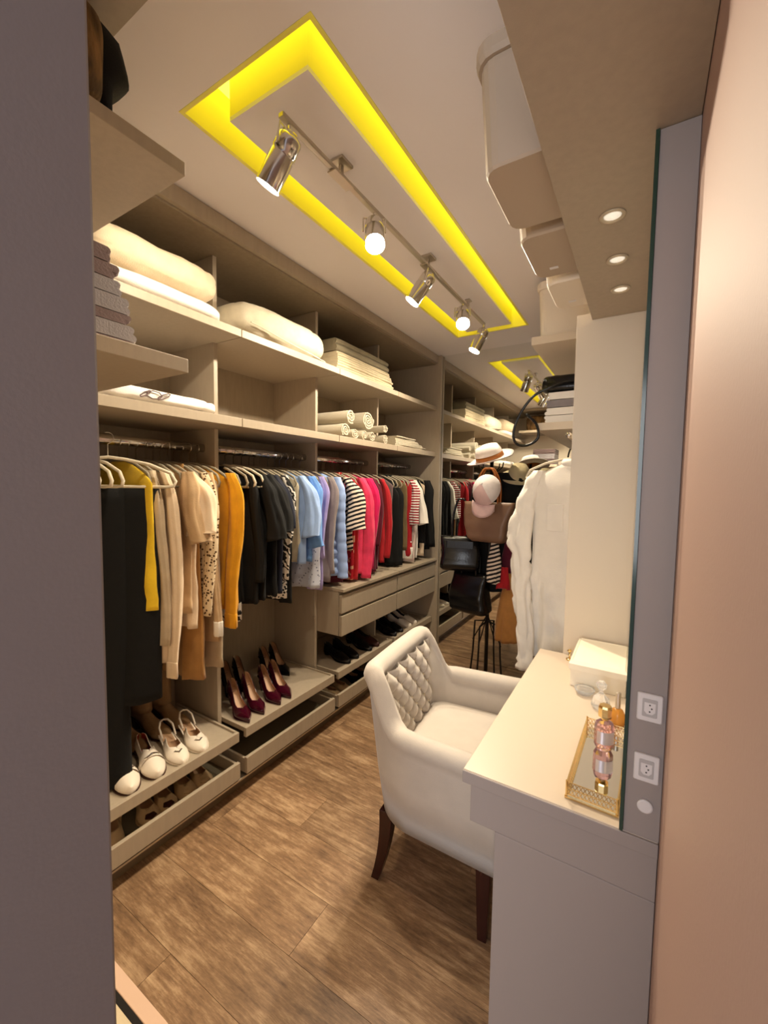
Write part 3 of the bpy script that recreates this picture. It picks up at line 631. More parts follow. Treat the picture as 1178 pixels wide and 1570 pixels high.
# white shirt dress near the column
t = garment('shirt_dress', 'long white shirt dress hanging beside the cream side panel', 'dress', F['white'], -0.255, 2.00, 1.505, 0.60, hw=0.175, th=0.04, shoulder=0.07, flare=1.0, folds=8, crease=0.034, rz=-0.1, seed=91, collar=F['white'])
SLV = [(0, -0.155, 0, 0.028), (0.05, -0.175, -0.01, 0.038), (0.16, -0.202, -0.02, 0.046), (0.28, -0.220, -0.03, 0.056), (0.36, -0.224, -0.035, 0.058), (0.44, -0.205, -0.04, 0.046), (0.6, -0.200, -0.035, 0.046), (0.8, -0.185, -0.03, 0.040), (0.93, -0.175, -0.03, 0.034), (0.95, -0.175, -0.03, 0.042), (1.0, -0.172, -0.03, 0.044)]
rg = []
for i in range(61):
    f = i/60; k = max(j for j in range(len(SLV)-1) if SLV[j][0] <= f); a_, b_ = SLV[k], SLV[k+1]; g = smoothstep(a_[0], b_[0], f)
    px, py, r1 = [a_[q]+(b_[q]-a_[q])*g for q in (1, 2, 3)]; z = -0.03-f*0.93
    ring = []
    for k in range(30):
        a = 2*PI*k/30; q = 1+0.10*sin(3*a+f*9)+0.08*sin(7*a-f*4)-0.28*max(0, 1-4*abs(nz((cos(a)*0.9+f*2, sin(a)*0.9, z*9), 1, 12)))
        ring.append((px+cos(a)*r1*q, py+sin(a)*r1*0.7*q, z))
    rg.append(ring)
obj('sleeve', MB().loft(rg), F['white'], t, smooth=True)
obj('placket', MB().box(0.0, 0.022, -0.046, -0.036, -0.9, -0.06), F['white'], t, bevel=0.003)
obj('pocket', MB().box(-0.10, -0.03, -0.046, -0.037, -0.30, -0.18), F['white'], t, bevel=0.003)
hanger(-0.255, 2.00, 1.523, -0.1, 'pale hanger carrying the long white shirt dress', True)
garment('jacket', 'black jacket hanging beyond the white shirt dress', 'jacket', F['blackv'], -0.30, 2.50, 1.50, 0.85, hw=0.23, th=0.04, sleeve=0.95, seed=77, sm=F['black'])
hanger(-0.30, 2.50, 1.523, 0, 'hanger carrying the black jacket beyond the shirt dress')

# ------------------------------------------------------------------ BEDDING
def soft(name, lab, cat, m, x0, x1, y0, y1, z0, z1, e1=0.45, e2=0.35, wr=0.012, seed=1, group=None, nu=110, nv=44, parent=None, sag=0.0, crease=0.0):
    cx, cy, cz = (x0+x1)/2, (y0+y1)/2, (z0+z1)/2; a, b, c = (x1-x0)/2, (y1-y0)/2, (z1-z0)/2
    sp = lambda v, e: math.copysign(abs(v)**e, v)
    rings = []
    for j in range(nv+1):
        ph = -PI/2+PI*j/nv; ring = []
        for i in range(nu):
            th = 2*PI*i/nu
            x = a*sp(cos(ph), e1)*sp(cos(th), e2); y = b*sp(cos(ph), e1)*sp(sin(th), e2); z = c*sp(sin(ph), e1)
            n = nz((x*9, y*9, z*9), 1, seed)*wr+nz((x*30, y*18, z*30), 1, seed+5)*wr*0.35
            if crease: n -= crease*max(0, 1-4*abs(nz((x*9+z*6, y*13-x*5, z*16), 1, seed+9)))**2
            k = 1+n/max(0.03, min(a, b, c)) if abs(z) < c*0.98 or z > 0 else 1
            z2 = z*(1+0.6*n/c)
            if z < 0: z2 = max(z2, -c)
            z2 -= sag*(x/a)**2*(1 if z > 0 else 0)
            ring.append((cx+x*(1+0.4*n/a), cy+y*(1+0.4*n/b), cz+z2))
        rings.append(ring)
    mb = MB().loft(rings)
    if parent is None:
        t = obj(name, MB().add([(p[0]-cx, p[1]-cy, p[2]-z0) for p in mb.v], mb.f), m, smooth=True); t.location = (cx, cy, z0); setp(t, lab, cat, group)
        ROOT[t.name] = (cx, cy, z0); return t
    return obj(name, mb, m, parent, world=True, smooth=True)
def folded(lab, m, x0, x1, y0, y1, z0, z1, layers=3, seed=1, group=None, cat='linen', name='folded_linen'):
    """folded cloth: front edge (+x) and near end show rounded layers"""
    cx, cy = (x0+x1)/2, (y0+y1)/2; h = (z1-z0)/layers; rings = []; K = 14
    for j in range(K+1):
        f = j/K; y = y0+(y1-y0)*f-cy; ring = []
        ed = min(1, f*K/1.2, (1-f)*K/1.2)**0.5
        for l in range(layers):
            inset = 0.004*((l*37+seed*13) % 3)
            for q in range(5):
                a = -PI/2+PI*(q+0.5)/5
                x = x1-cx-inset-h*0.5+h*0.5*cos(a)+0.006*nz((y*8, l, seed), 1, seed)-0.008*(1-ed)
                ring.append((x, y, l*h+h*0.5+h*0.48*sin(a)+0.003*nz((y*6, 0, seed), 1, 2)*(l/layers)))
        for l in reversed(range(layers)):
            inset = 0.004*((l*29+seed) % 3)
            for q in range(3):
                a = PI/2-PI*(q+0.5)/3
                ring.append((x0-cx+inset+h*0.4-h*0.4*cos(a), y, l*h+h*0.5+h*0.46*sin(a)))
        rings.append(ring)
    o = obj(name, MB().loft(rings), m, smooth=False); o.location = (cx, cy, z0); setp(o, lab, cat, group); return o
def roll(lab, m, x0, x1, y, z, r, seed=0, group='rolled towels', turns=2.6):
    th = r/(turns+0.6)*0.60; N_ = 80; out = []; inn = []
    for k in range(N_+1):
        f = k/N_; a = f*turns*2*PI+seed; rad = r*(0.14+0.86*f)
        out.append((rad*cos(a), rad*sin(a))); inn.append(((rad-th)*cos(a) if rad > th else 0.001*cos(a), (rad-th)*sin(a) if rad > th else 0.001*sin(a)))
    prof = out+inn[::-1]; sx = []
    JN = 16
    for j in range(JN+1):
        f = j/JN; x = (x1-x0)*(f-0.5); row_ = []
        for p in prof:
            g = 1+0.05*nz((x*9, p[0]/r*1.5, p[1]/r*1.5), 1, seed)
            row_.append((x+(0.006*nz((p[0]/r*3, p[1]/r*3, 4), 1, seed) if j in (0, JN) else 0), p[0]*g, p[1]*g*0.93+r*0.94))
        sx.append(row_)
    mb = MB(); n = len(prof); mb.loft(sx, cap=False)
    for base in (0, JN*n):
        for k in range(N_): mb.f.append((base+k, base+k+1, base+n-2-k, base+n-1-k))
    o = obj('rolled_towel', mb, m, smooth=False); o.location = ((x0+x1)/2, y, z); setp(o, lab, 'towel', group)
    return o
Z1 = ZU1+0.0005
soft('quilt', 'flat white cotton quilt under the beige duvet on the top shelf', 'quilt', F['white'], -1.90, -1.475, 0.64, 1.165, Z1, Z1+0.075, wr=0.006, seed=3, e1=0.6, crease=0.004)
soft('duvet', 'puffy beige duvet on top of the white quilt near the door', 'duvet', F['duvet'], -1.90, -1.48, 0.64, 1.15, Z1+0.076, Z1+0.215, wr=0.012, seed=4, e1=0.62, crease=0.010)
t = soft('comforter', 'big rolled off-white comforter on the second bay top shelf', 'comforter', F['duvet2'], -1.92, -1.475, 1.225, 1.835, Z1, Z1+0.185, wr=0.010, seed=6, e1=0.7, e2=0.4, crease=0.008)
obj('piping', MB().tube([(-1.478+0.002*sin(k), 1.28+0.05*k, Z1+0.055-0.0045*k) for k in range(11)], 0.003, 6), F['duvet2'], t, world=True)
folded('rolled grey taupe blanket on top of the sheet pile', F['taupe'], -1.88, -1.49, 1.905, 2.47, Z1+0.114, Z1+0.185, 2, 3, cat='blanket', name='folded_blanket')
for k in range(4):
    folded('cream folded sheet in the third bay pile, %s' % ['lowest', 'second from below', 'third from below', 'right under the taupe blanket'][k], F['sheet'], -1.88, -1.475-0.004*k, 1.90+0.004*k, 2.52-0.012*k, Z1+0.028*k+0.0003*k, Z1+0.028*(k+1), 2, k+1, 'folded sheets under the taupe blanket')
Z2 = ZL1+0.0005
t = soft('table_linen', 'white linen with dark embroidery on the shelf above the first rail', 'linen', F['linen'], -1.90, -1.475, 0.66, 1.13, Z2, Z2+0.058, wr=0.012, seed=9, e1=0.45, e2=0.3, crease=0.012)
folded('flat white folded linen under the ruffled embroidered piece', F['linen'], -1.90, -1.465, 0.575, 0.655, Z2, Z2+0.03, 3, 5)
sp_ = []
for k, (yy, r0) in enumerate(((0.80, 0.028), (0.835, 0.024), (0.77, 0.02))):
    obj('embroidery', MB().tube([(-1.4725+0.0015*sin(i), yy+0.045+r0*cos(i*0.9), Z2+0.030+0.014*sin(i*0.9+k)) for i in range(9)], 0.0020, 5), F['mauve'], t, world=True, label='dark embroidered motif')
tw = F['towel']
roll('big rolled towel at the left end, lower one', tw, -1.86, -1.475, 1.965, Z2, 0.044, 0.3)
roll('big rolled towel at the left end, upper one', tw, -1.86, -1.478, 2.02, Z2+0.083, 0.046, 1.3)
roll('small rolled towel filling the gap between the big rolls', tw, -1.84, -1.472, 2.052, Z2, 0.034, 2.3)
roll('rolled towel under the largest roll, left one', tw, -1.84, -1.47, 2.15, Z2, 0.034, 0.9)
roll('rolled towel under the largest roll, right one', tw, -1.84, -1.47, 2.235, Z2, 0.036, 2.9)
roll('largest rolled towel on top of two smaller rolls', tw, -1.86, -1.478, 2.20, Z2+0.069, 0.064, 4.0, turns=3.4)
roll('small rolled towel near the folded cloths, lower one', tw, -1.82, -1.472, 2.40, Z2, 0.034, 1.9)
roll('small rolled towel near the folded cloths, upper one', tw, -1.82, -1.474, 2.40, Z2+0.066, 0.032, 0.2)
for k in range(4):
    folded('folded hand towel in the last pile, %s' % ['lowest', 'second from below', 'third from below', 'topmost'][k], tw, -1.75, -1.47-0.004*k, 2.545+0.01*k, 3.02-0.05*k, Z2+0.0186*k, Z2+0.0182*(k+1)+0.0004*k, 2, k+2, 'folded hand towels on the lower shelf', 'towel', 'folded_towel')
# grey jerseys on the near wall shelf; fur and black hat above
zz = 1.6965
for k, (m, dx, hgt) in enumerate([('mauve', 0, 0.020), ('jean', 0.02, 0.034), ('mauve', -0.01, 0.022), ('jean', -0.005, 0.036), ('jean', -0.03, 0.032), ('mauve', -0.05, 0.032), ('mauve', -0.07, 0.034)]):
    o = folded(['mauve folded top at the bottom of the jersey pile', 'grey folded jersey, second from below', 'mauve folded top, third from below', 'grey folded jersey, fourth from below', 'grey folded jersey, fifth from below', 'mauve folded top, second from above', 'mauve folded top crowning the jersey pile'][k], F[m], -1.35, -1.0, -0.12, 0.12, 0, hgt-0.0006, 2, k+3, 'folded tops on the door wall shelf', 'clothing', 'folded_sweater')
    o.rotation_euler = (0, 0, PI/2); o.location = (-1.175+0.03, 0.365+dx*0.6, zz); o.scale = (1.0, 1.15, 1); zz += hgt
t = soft('fur_stole', 'brown fur stole lying on the upper shelf by the door', 'fur', F['fur'], -1.40, -0.945, 0.24, 0.478, 2.149, 2.36, wr=0.014, seed=12, e1=0.4, e2=0.3)
# black pointed hat: outline in the y-z plane, rounded towards both ends along x
ol = [(0.478, 0.0), (0.496, 0.012), (0.500, 0.05), (0.512, 0.085), (0.548, 0.130), (0.545, 0.150), (0.535, 0.185), (0.525, 0.215), (0.500, 0.225), (0.480, 0.232), (0.455, 0.235), (0.455, 0.18), (0.462, 0.10), (0.465, 0.04)]
cyo, czo = 0.49, 0.11
t = thing('felt_hat', 'black felt hat with pointed brim on the upper shelf by the door', 'hat', (-1.06, cyo, 2.1490))
rg = []
for k in range(9):
    f = k/8; e = max(0.25, (1-(2*f-1)**4))**0.5; rg.append([(-0.065+0.13*f, (y-cyo)*e, czo+(z-czo)*(e if z > 0.02 else 1)) for y, z in ol])
obj('crown', MB().loft(rg), F['black'], t, smooth=True)

# ------------------------------------------------------------------ SHOES
def shoe(name, lab, m, lining, loc, rz, L=0.245, W=0.082, hh=0.0, topen=0.55, point=0.5, hu=0.05, heel=None, heelm=None, bow=None, buckle=False, sling=False, group=None, vamp=0.045, boot=0.0, cat='shoe', tongue=False):
    t = thing(name, lab, cat, loc, rz, group)
    def wf(s):
        base = 0.60+0.0*s
        w0 = 0.62 if s < 0.3 else 0.62+0.38*smoothstep(0.3, 0.68, s)
        if s > 0.68: w0 = max(0.02, (1-((s-0.68)/0.32)**(2.2-point)))**(0.5+0.5*point)*1.0
        if s > 0.999: w0 = 0.002
        w0 *= min(1, (s/0.07+0.08))**0.5
        return W/2*w0
    def sf(s): return 0.004+hh*(1-smoothstep(0.12, 0.66, s))
    def uf(s):
        if s < topen: return hu*(1-0.5*smoothstep(0.0, topen*0.8, s))+0.2*vamp*smoothstep(topen*0.5, topen, s)
        return vamp*(1-0.55*((s-topen)/(1-topen))**1.3)
    St = [0, 0.015, 0.05, 0.1, 0.18, 0.27, 0.36, 0.45, 0.52, topen, topen+0.05, topen+0.11, 0.74, 0.80, 0.86, 0.91, 0.95, 0.98, 1.0]
    St = sorted(set(round(s, 3) for s in St)); rings = []
    for s in St:
        w_, s0, u = wf(s), sf(s), uf(s); k = smoothstep(topen-0.02, topen+0.06, s); ring = []
        for q in range(17):
            a = -1+2*q/16
            if abs(a) <= 0.3: yy = w_*a/0.3*0.85; z = s0
            else:
                g = (abs(a)-0.3)/0.7; sg = 1 if a > 0 else -1
                y1 = w_*(0.85+0.15*sin(PI*min(1, g*1.5))*1.0-0.22*g); z1 = s0+u*g
                y2 = w_*(0.85+0.15*sin(PI*min(1, g*2))) * cos(g*PI/2)**0.8 if g < 1 else 0; z2 = s0+u*sin(g*PI/2)
                yy = sg*(y1*(1-k)+y2*k); z = z1*(1-k)+z2*k
            ring.append((s*L-L/2, yy, z))
        rings.append(ring)
    if sling: rings = [r for r, s in zip(rings, St) if s > 0.30]
    o = obj('upper', MB().loft(rings, closed=False), m, t, smooth=True, mats=[m, lining])
    bm = bmesh.new(); bm.from_mesh(o.data); bmesh.ops.remove_doubles(bm, verts=bm.verts, dist=0.0012); bm.to_mesh(o.data); bm.free()
    so = o.modifiers.new('s', 'SOLIDIFY'); so.thickness = 0.0025; so.offset = 0; so.material_offset = 1
    # sole plate
    sr_ = [[(s*L-L/2, y*wf(s)*1.03, sf(s)+dz) for y, dz in ((-1, 0.0), (1, 0.0), (1, -0.0035), (-1, -0.0035))] for s in St]
    obj('sole', MB().loft(sr_), heelm or m, t)
    if lining is not None:
        li = [[(s*L-L/2, y*wf(s)*0.8, sf(s)+dz) for y, dz in ((-1, 0.003), (1, 0.003), (1, 0.0015), (-1, 0.0015))] for s in St if s < topen+0.1]
        obj('insole', MB().loft(li), lining, t)
    if hh > 0:
        a, b = heel or (0.026, 0.009)
        rg = []
        for k in range(6):
            f = k/5; r = a*(1-f)+b*f if f > 0.35 else a+(b-a)*(f/0.35)**0.6*0.75; 
            rg.append([(-L/2+0.024+0.006*f+cos(2*PI*q/12)*r, sin(2*PI*q/12)*r, (sf(0.05)-0.002)*(1-f)+0.0005) for q in range(12)])
        obj('heel', MB().loft(rg), heelm or m, t, smooth=True)
    if sling:
        zz_ = sf(0)+hu; pts = [(L*0.32-L/2+0.0, W*0.30, sf(0.3)+0.02), (L*0.15-L/2, W*0.31, zz_-0.012), (0.01-L/2, W*0.18, zz_), (0.0-L/2, 0, zz_), (0.01-L/2, -W*0.18, zz_), (L*0.15-L/2, -W*0.31, zz_-0.012), (L*0.32-L/2, -W*0.30, sf(0.3)+0.02)]
        obj('sling_strap', MB().tube(pts, 0.004, 6), m, t, smooth=True)
    if buckle:
        obj('buckle', MB().lathe([(0.016, -0.003), (0.017, 0.002), (0.011, 0.004), (0.010, -0.001)], 4, (L*0.76-L/2, 0, sf(0.76)+uf(0.76)*0.97)), CHROME, t)
    if tongue:
        obj('strap', MB().loft([[(L*0.66-L/2+dx, wf(0.66)*cos(a)*1.04, sf(0.66)+uf(0.66)*sin(a)*1.10) for a in [PI*q/12 for q in range(13)]] for dx in (-0.012, 0.012)], closed=False), m, t)
        obj('snaffle', MB().tube([(L*0.67-L/2+0.004*sin(q), wf(0.66)*0.6*(q-3)/3, sf(0.66)+uf(0.66)*1.20-0.004*abs(q-3)) for q in range(7)], 0.0036, 6), CHROME, t)
    if bow:
        bx = L*0.80-L/2; bz = sf(0.8)+uf(0.8)*0.95
        obj('ornament', MB().lathe([(0.0, -0.003), (0.02, -0.002), (0.022, 0.003), (0.008, 0.006), (0, 0.006)], 5, (bx, 0, bz)), bow, t)
    if boot:
        rg = []
        for k in range(10):
            f = k/9; z = sf(0.1)+hu*0.55+f*boot; rx = 0.046+0.006*f+0.012*(1-f)**3; cx = -L/2+0.050-0.004*f
            rg.append([(cx+cos(2*PI*q/18)*rx*(1+0.04*nz((cos(q), z*20, 0), 1, 3)), sin(2*PI*q/18)*(0.038+0.008*f), z) for q in range(18)])
        o = obj('shaft', MB().loft(rg, cap=False), m, t, smooth=True); so = o.modifiers.new('s', 'SOLIDIFY'); so.thickness = 0.003
    return t
ZT = 0.2978
ang = -0.25
gl = 'white loafers on the first tray'
shoe('loafer', 'white loafer nearest the door, half behind the black trousers', LEATHW, REDL, (-1.600, 0.770, ZT), ang, tongue=True, point=0.15, vamp=0.055, topen=0.48, group=gl, heelm=DBROWN, W=0.088, hh=0.012, heel=(0.03, 0.028))
shoe('loafer', 'white loafer with red lining and metal snaffle', LEATHW, REDL, (-1.598, 0.865, ZT), ang, tongue=True, point=0.15, vamp=0.055, topen=0.48, group=gl, heelm=DBROWN, W=0.088, hh=0.012, heel=(0.03, 0.028))
gs = 'white slingbacks on the first tray'
shoe('slingback', 'white slingback shoe with square buckle beside the loafers', LEATHW, NUDE, (-1.592, 0.960, ZT), ang, sling=True, buckle=True, point=0.35, group=gs, W=0.084, hh=0.022, hu=0.055, heel=(0.024, 0.02), topen=0.62, vamp=0.034)
shoe('slingback', 'white slingback shoe with square buckle nearest the first partition', LEATHW, NUDE, (-1.592, 1.05, ZT), ang, sling=True, buckle=True, point=0.35, group=gs, W=0.084, hh=0.022, hu=0.055, heel=(0.024, 0.02), topen=0.62, vamp=0.034)
for k, (yy, xx) in enumerate(((0.80, -1.78), (0.885, -1.785), (0.985, -1.79), (1.075, -1.79))):
    shoe('ankle_boot', 'tan suede ankle boot in the back row, %s' % ['behind the first loafer', 'behind the red lined loafer', 'behind the first slingback', 'next to the first partition'][k], SUEDE, DARK, (xx, yy, ZT), 0.1, boot=0.17, hh=0.05, heel=(0.026, 0.022), heelm=DBROWN, point=0.4, W=0.085, topen=0.35, vamp=0.06, hu=0.06, group='tan suede ankle boots', cat='boot')
for k, (xx, yy, m) in enumerate([(-1.60, 1.30, WINE), (-1.597, 1.385, WINE), (-1.595, 1.49, WINE), (-1.597, 1.565, WINE), (-1.80, 1.41, LEATHB), (-1.80, 1.49, LEATHB), (-1.785, 1.665, LEATHB), (-1.785, 1.745, LEATHB)]):
    shoe('pump', ['wine patent pump nearest the first partition', 'second wine patent pump from the first partition', 'third wine patent pump from the first partition', 'wine patent pump farthest from the first partition', 'black pump in the back row, behind the nearest wine pump', 'second black pump of the back row', 'third black pump of the back row', 'black pump of the back row farthest from the first partition'][k],
         m, NUDE, (xx, yy, ZT), -0.30, hh=0.075, point=0.95, W=0.078, group='high heeled pumps on the second tray', vamp=0.038, topen=0.62, hu=0.052, L=0.235)
for k, (xx, yy) in enumerate([(-1.597, 0.85), (-1.597, 0.92), (-1.597, 1.005), (-1.597, 1.08)]):
    shoe('flat_shoe', ['beige pointed flat with brown flower nearest the door in the low drawer', 'second beige pointed flat with brown flower in the low drawer', 'beige flat with bow beside the flowered pair', 'beige flat with bow farthest into the low drawer'][k], BEIGEL, NUDE, (xx, yy, 0.1085), -0.3, point=0.9 if k < 2 else 0.3, bow=DBROWN if k < 2 else BEIGEL, vamp=0.035, W=0.085, topen=0.6, group='beige flats in the low drawer', hh=0.004, hu=0.042, heel=(0.026, 0.024))
shoe('mule', 'tan mule at the door end of the low drawer', BEIGEL, NUDE, (-1.58, 0.715, 0.1085), -0.5, point=0.3, W=0.09, group='tan mules in the low drawer', sling=True, hh=0.02, heel=(0.026, 0.022), topen=0.6)
shoe('mule', 'tan mule partly hidden by the door lining', BEIGEL, NUDE, (-1.585, 0.635, 0.1085), -0.5, point=0.3, W=0.09, group='tan mules in the low drawer', sling=True, hh=0.02, heel=(0.026, 0.022), topen=0.6)
for k, (xx, yy, m) in enumerate([(-1.60, 2.06, LEATHB), (-1.60, 2.15, LEATHB), (-1.60, 2.30, LEATHB), (-1.60, 2.39, DBROWN), (-1.60, 2.63, LEATHB), (-1.60, 2.73, LEATHB), (-1.60, 2.86, LEATHW), (-1.60, 2.95, LEATHW)]):
    shoe('pump', ['black leather shoe nearest in the third tray', 'second black leather shoe in the third tray', 'third black leather shoe in the third tray', 'dark brown shoe in the third tray', 'black shoe nearest in the last tray', 'second black shoe in the last tray', 'white shoe in the middle of the last tray', 'white shoe farthest in the last tray'][k], m, DARK, (xx, yy, ZT), -0.2, hh=0.02, point=0.5, heel=(0.026, 0.022), group='shoes on the trays under the drawers')
for k, (xx, yy, m) in enumerate([(-1.575, 1.97, BEIGEL), (-1.575, 2.06, BEIGEL), (-1.575, 2.2, LEATHB), (-1.575, 2.29, LEATHB)]):
    shoe('flat_shoe', ['pale flat nearest in the third low drawer', 'second pale flat in the third low drawer', 'black flat in the third low drawer', 'black flat farthest in the third low drawer'][k], m, NUDE, (xx, yy, 0.1085), -0.25, point=0.7, vamp=0.034, topen=0.6, group='flats in the third low drawer', hh=0.004, heel=(0.026, 0.024))

# ------------------------------------------------------------------ DESK OBJECTS
t = thing('keepsake_box', 'ivory box with sloping lid at the back of the dressing table', 'box', (-0.095, 1.57, ZD+0.0005))
obj('base', B(-0.078, 0.080, -0.125, 0.125, 0, 0.055), IVORY, t, bevel=0.002)
obj('lid', MB().loft([[(x*q, y*q, z) for x, y in ((-0.082, -0.13), (0.083, -0.13), (0.083, 0.13), (-0.082, 0.13))] for q, z in ((1, 0.0555), (1, 0.074), (0.9, 0.082), (0.88, 0.080))]), IVORY, t)
obj('clasp', B(-0.0825, -0.0785, -0.012, 0.012, 0.035, 0.052), GOLD, t)
t = thing('perfume_tray', 'mirrored tray with gold lattice gallery at the front of the dressing table', 'tray', (-0.055, 1.05, ZD+0.0005), -0.03)
hx, hy = 0.046, 0.145
obj('mirror_base', B(-hx, hx, -hy, hy, 0.004, 0.008), MIR, t)
obj('rim', MB().box(-hx-0.003, hx+0.003, -hy-0.003, hy+0.003, 0, 0.0038), GOLD, t)
def lattice(p0, p1, z0, z1, n):
    mb = MB(); p0, p1 = Vector(p0), Vector(p1); d = (p1-p0)/n
    for k in range(n):
        a, b = p0+d*k, p0+d*(k+1)
        mb.tube([(a.x, a.y, z0), (b.x, b.y, (z0+z1)/2)], 0.0009, 4, cap=False).tube([(b.x, b.y, z0), (a.x, a.y, (z0+z1)/2)], 0.0009, 4, cap=False)
        mb.tube([(a.x, a.y, (z0+z1)/2), (b.x, b.y, z1)], 0.0009, 4, cap=False).tube([(b.x, b.y, (z0+z1)/2), (a.x, a.y, z1)], 0.0009, 4, cap=False)
    for z in (z0, (z0+z1)/2, z1): mb.tube([(p0.x, p0.y, z), (p1.x, p1.y, z)], 0.0012, 4)
    return mb
for a, b, n in (((-hx, -hy), (hx, -hy), 12), ((hx, hy), (-hx, hy), 12), ((-hx, hy), (-hx, -hy), 34), ((hx, -hy), (hx, hy), 34)):
    obj('gallery_side', lattice((*a, 0), (*b, 0), 0.008, 0.034, n), GOLD, t)
for a in ((-hx, -hy), (hx, -hy), (hx, hy), (-hx, hy)):
    obj('corner_post', MB().tube([(*a, 0), (*a, 0.037)], 0.0022, 8), GOLD, t)
ZTR = ZD+0.0088
t = thing('perfume_bottle', 'pink faceted perfume bottle with large gold cap on the tray', 'perfume', (-0.052, 1.115, ZTR), 0.4)
obj('bottle', MB().loft([[(cos(2*PI*(k+0.5)/8)*r*1.0, sin(2*PI*(k+0.5)/8)*r*0.8, z) for k in range(8)] for r, z in ((0.017, 0), (0.022, 0.01), (0.0225, 0.055), (0.019, 0.068), (0.009, 0.074))]), PGLASS, t)
obj('label', MB().loft([[(cos(a)*0.0228, sin(a)*0.0184, z) for a in [-2.6+0.25*k for k in range(9)]] for z in (0.02, 0.05)], closed=False), mat('silver_label', S(225, 214, 220), 0.3, 0.6), t, smooth=True)
obj('collar', MB().lathe([(0.008, 0.074), (0.008, 0.081)], 16), GOLD, t)
obj('cap', MB().lathe([(0.0, 0.0812), (0.0145, 0.0812), (0.0155, 0.085), (0.0155, 0.104), (0.013, 0.109), (0, 0.110)], 8), GOLD, t)
t = thing('perfume_bottle', 'clear cut glass perfume bottle with white stopper behind the pink one', 'perfume', (-0.075, 1.34, ZD+0.0005), 0.2)
obj('bottle', MB().lathe([(0.0, 0), (0.022, 0), (0.026, 0.008), (0.022, 0.03), (0.010, 0.042), (0.007, 0.046)], 10), GLASS, t)
obj('stopper', MB().lathe([(0.0065, 0.0465), (0.006, 0.054), (0.014, 0.062), (0.015, 0.072), (0.008, 0.080), (0, 0.081)], 10), GLASS, t)
t = thing('perfume_bottle', 'small amber perfume bottle with slim silver cap against the mirror', 'perfume', (-0.030, 1.27, ZD+0.0005), 0)
obj('bottle', MB().lathe([(0.0, 0), (0.016, 0), (0.019, 0.006), (0.020, 0.028), (0.013, 0.042), (0.006, 0.046)], 20), AMBER, t, smooth=True)
obj('cap', MB().lathe([(0.0, 0.0465), (0.0065, 0.0465), (0.0065, 0.088), (0, 0.090)], 14), STEEL, t)
t = thing('trinket_dish', 'small round clear glass dish on the dressing table beside the amber bottle', 'dish', (-0.105, 1.30, ZD+0.0005))
t.location = (-0.125, 1.41, ZD+0.0005)
obj('bowl', MB().lathe([(0.0, 0), (0.020, 0), (0.028, 0.010), (0.030, 0.016), (0.027, 0.016), (0.018, 0.004), (0, 0.003)], 28), GLASS, t, smooth=True)
t = obj('earring_stand', MB().tube([(-0.203, 1.66, ZD+0.0005), (-0.203, 1.66, ZD+0.03)], 0.003, 8).lathe([(0.0, 0), (0.012, 0), (0.012, 0.004), (0, 0.005)], 16, (-0.203, 1.66, ZD+0.0005)).lathe([(0.004, 0.03), (0.009, 0.034), (0.004, 0.040), (0.001, 0.041)], 10, (-0.203, 1.66, ZD)), GOLD, smooth=True); setp(t, 'tiny gold trinket in the back corner of the dressing table', 'trinket')

# ------------------------------------------------------------------ COAT STAND, HATS, BAGS
SX, SY = -0.83, 2.66
BLK = mat('black_iron', S(18, 14, 12), 0.4)
t = thing('coat_stand', 'dark slim coat stand with thin braced legs in front of the end mirror', 'coat stand', (SX, SY, 0))
obj('pole', MB().tube([(0, 0, 0.0), (0, 0, 1.62)], 0.012, 12), BLK, t, smooth=True)
for a in (-0.2, 1.37, 2.94, 4.5):
    obj('leg', MB().tube([(0.0, 0, 0.52), (0.09*cos(a), 0.09*sin(a), 0.50), (0.10*cos(a), 0.10*sin(a), 0.3), (0.13*cos(a), 0.13*sin(a), 0.004)], 0.006, 8), BLK, t)
    obj('brace', MB().tube([(0.0, 0.0, 0.56), (0.104*cos(a), 0.104*sin(a), 0.37)], 0.004, 6), BLK, t)
for k, (a, z) in enumerate(((3.1, 1.50), (-0.4, 1.50), (4.4, 1.50), (1.3, 1.50), (3.6, 1.20), (5.6, 1.20))):
    obj('hook', MB().tube([(0, 0, z), (0.05*cos(a), 0.05*sin(a), z-0.005), (0.085*cos(a), 0.085*sin(a), z+0.02), (0.092*cos(a), 0.092*sin(a), z+0.05)], 0.004, 8), BLK, t, smooth=True)
HATW = fab('hat_straw_white', (240, 228, 222)); HATBAND = mat('brown_hat_band', S(150, 88, 30), 0.6)
t = thing('fedora_hat', 'white fedora hat with brown band on top of the coat stand', 'hat', (SX-0.0, SY-0.03, 1.565), -0.4)
rg = []
for r, z in ((0.150, 0.004), (0.154, 0.009), (0.12, 0.006), (0.092, 0.010), (0.088, 0.02), (0.084, 0.06), (0.070, 0.092), (0.045, 0.100), (0.0, 0.085)):
    rg.append([(r*cos(2*PI*k/36)*1.0, r*sin(2*PI*k/36)*0.88, z+(0.014*(r/0.15)**4*abs(sin(2*PI*k/36)) if r > 0.1 else 0)-(0.016*max(0, 1-abs(sin(2*PI*k/36))*2) if 0.02 < r < 0.085 and z > 0.08 else 0)) for k in range(36)])
o = obj('hat_body', MB().loft(rg, cap=False), HATW, t, smooth=True); so = o.modifiers.new('s', 'SOLIDIFY'); so.thickness = 0.003; so.offset = 0
obj('band', MB().lathe([(0.0915, 0.014), (0.0925, 0.016), (0.089, 0.040), (0.0885, 0.040)], 36, sy=0.88), HATBAND, t, smooth=True)
t.rotation_euler = (0.40, -0.12, -0.3)
HATC = fab('straw_cream', (206, 190, 150))
t = thing('sun_hat', 'cream straw hat hung at the far side of the coat stand', 'hat', (SX+0.14, SY+0.13, 1.46)); t.rotation_euler = (0.5, 0.1, 0.1)
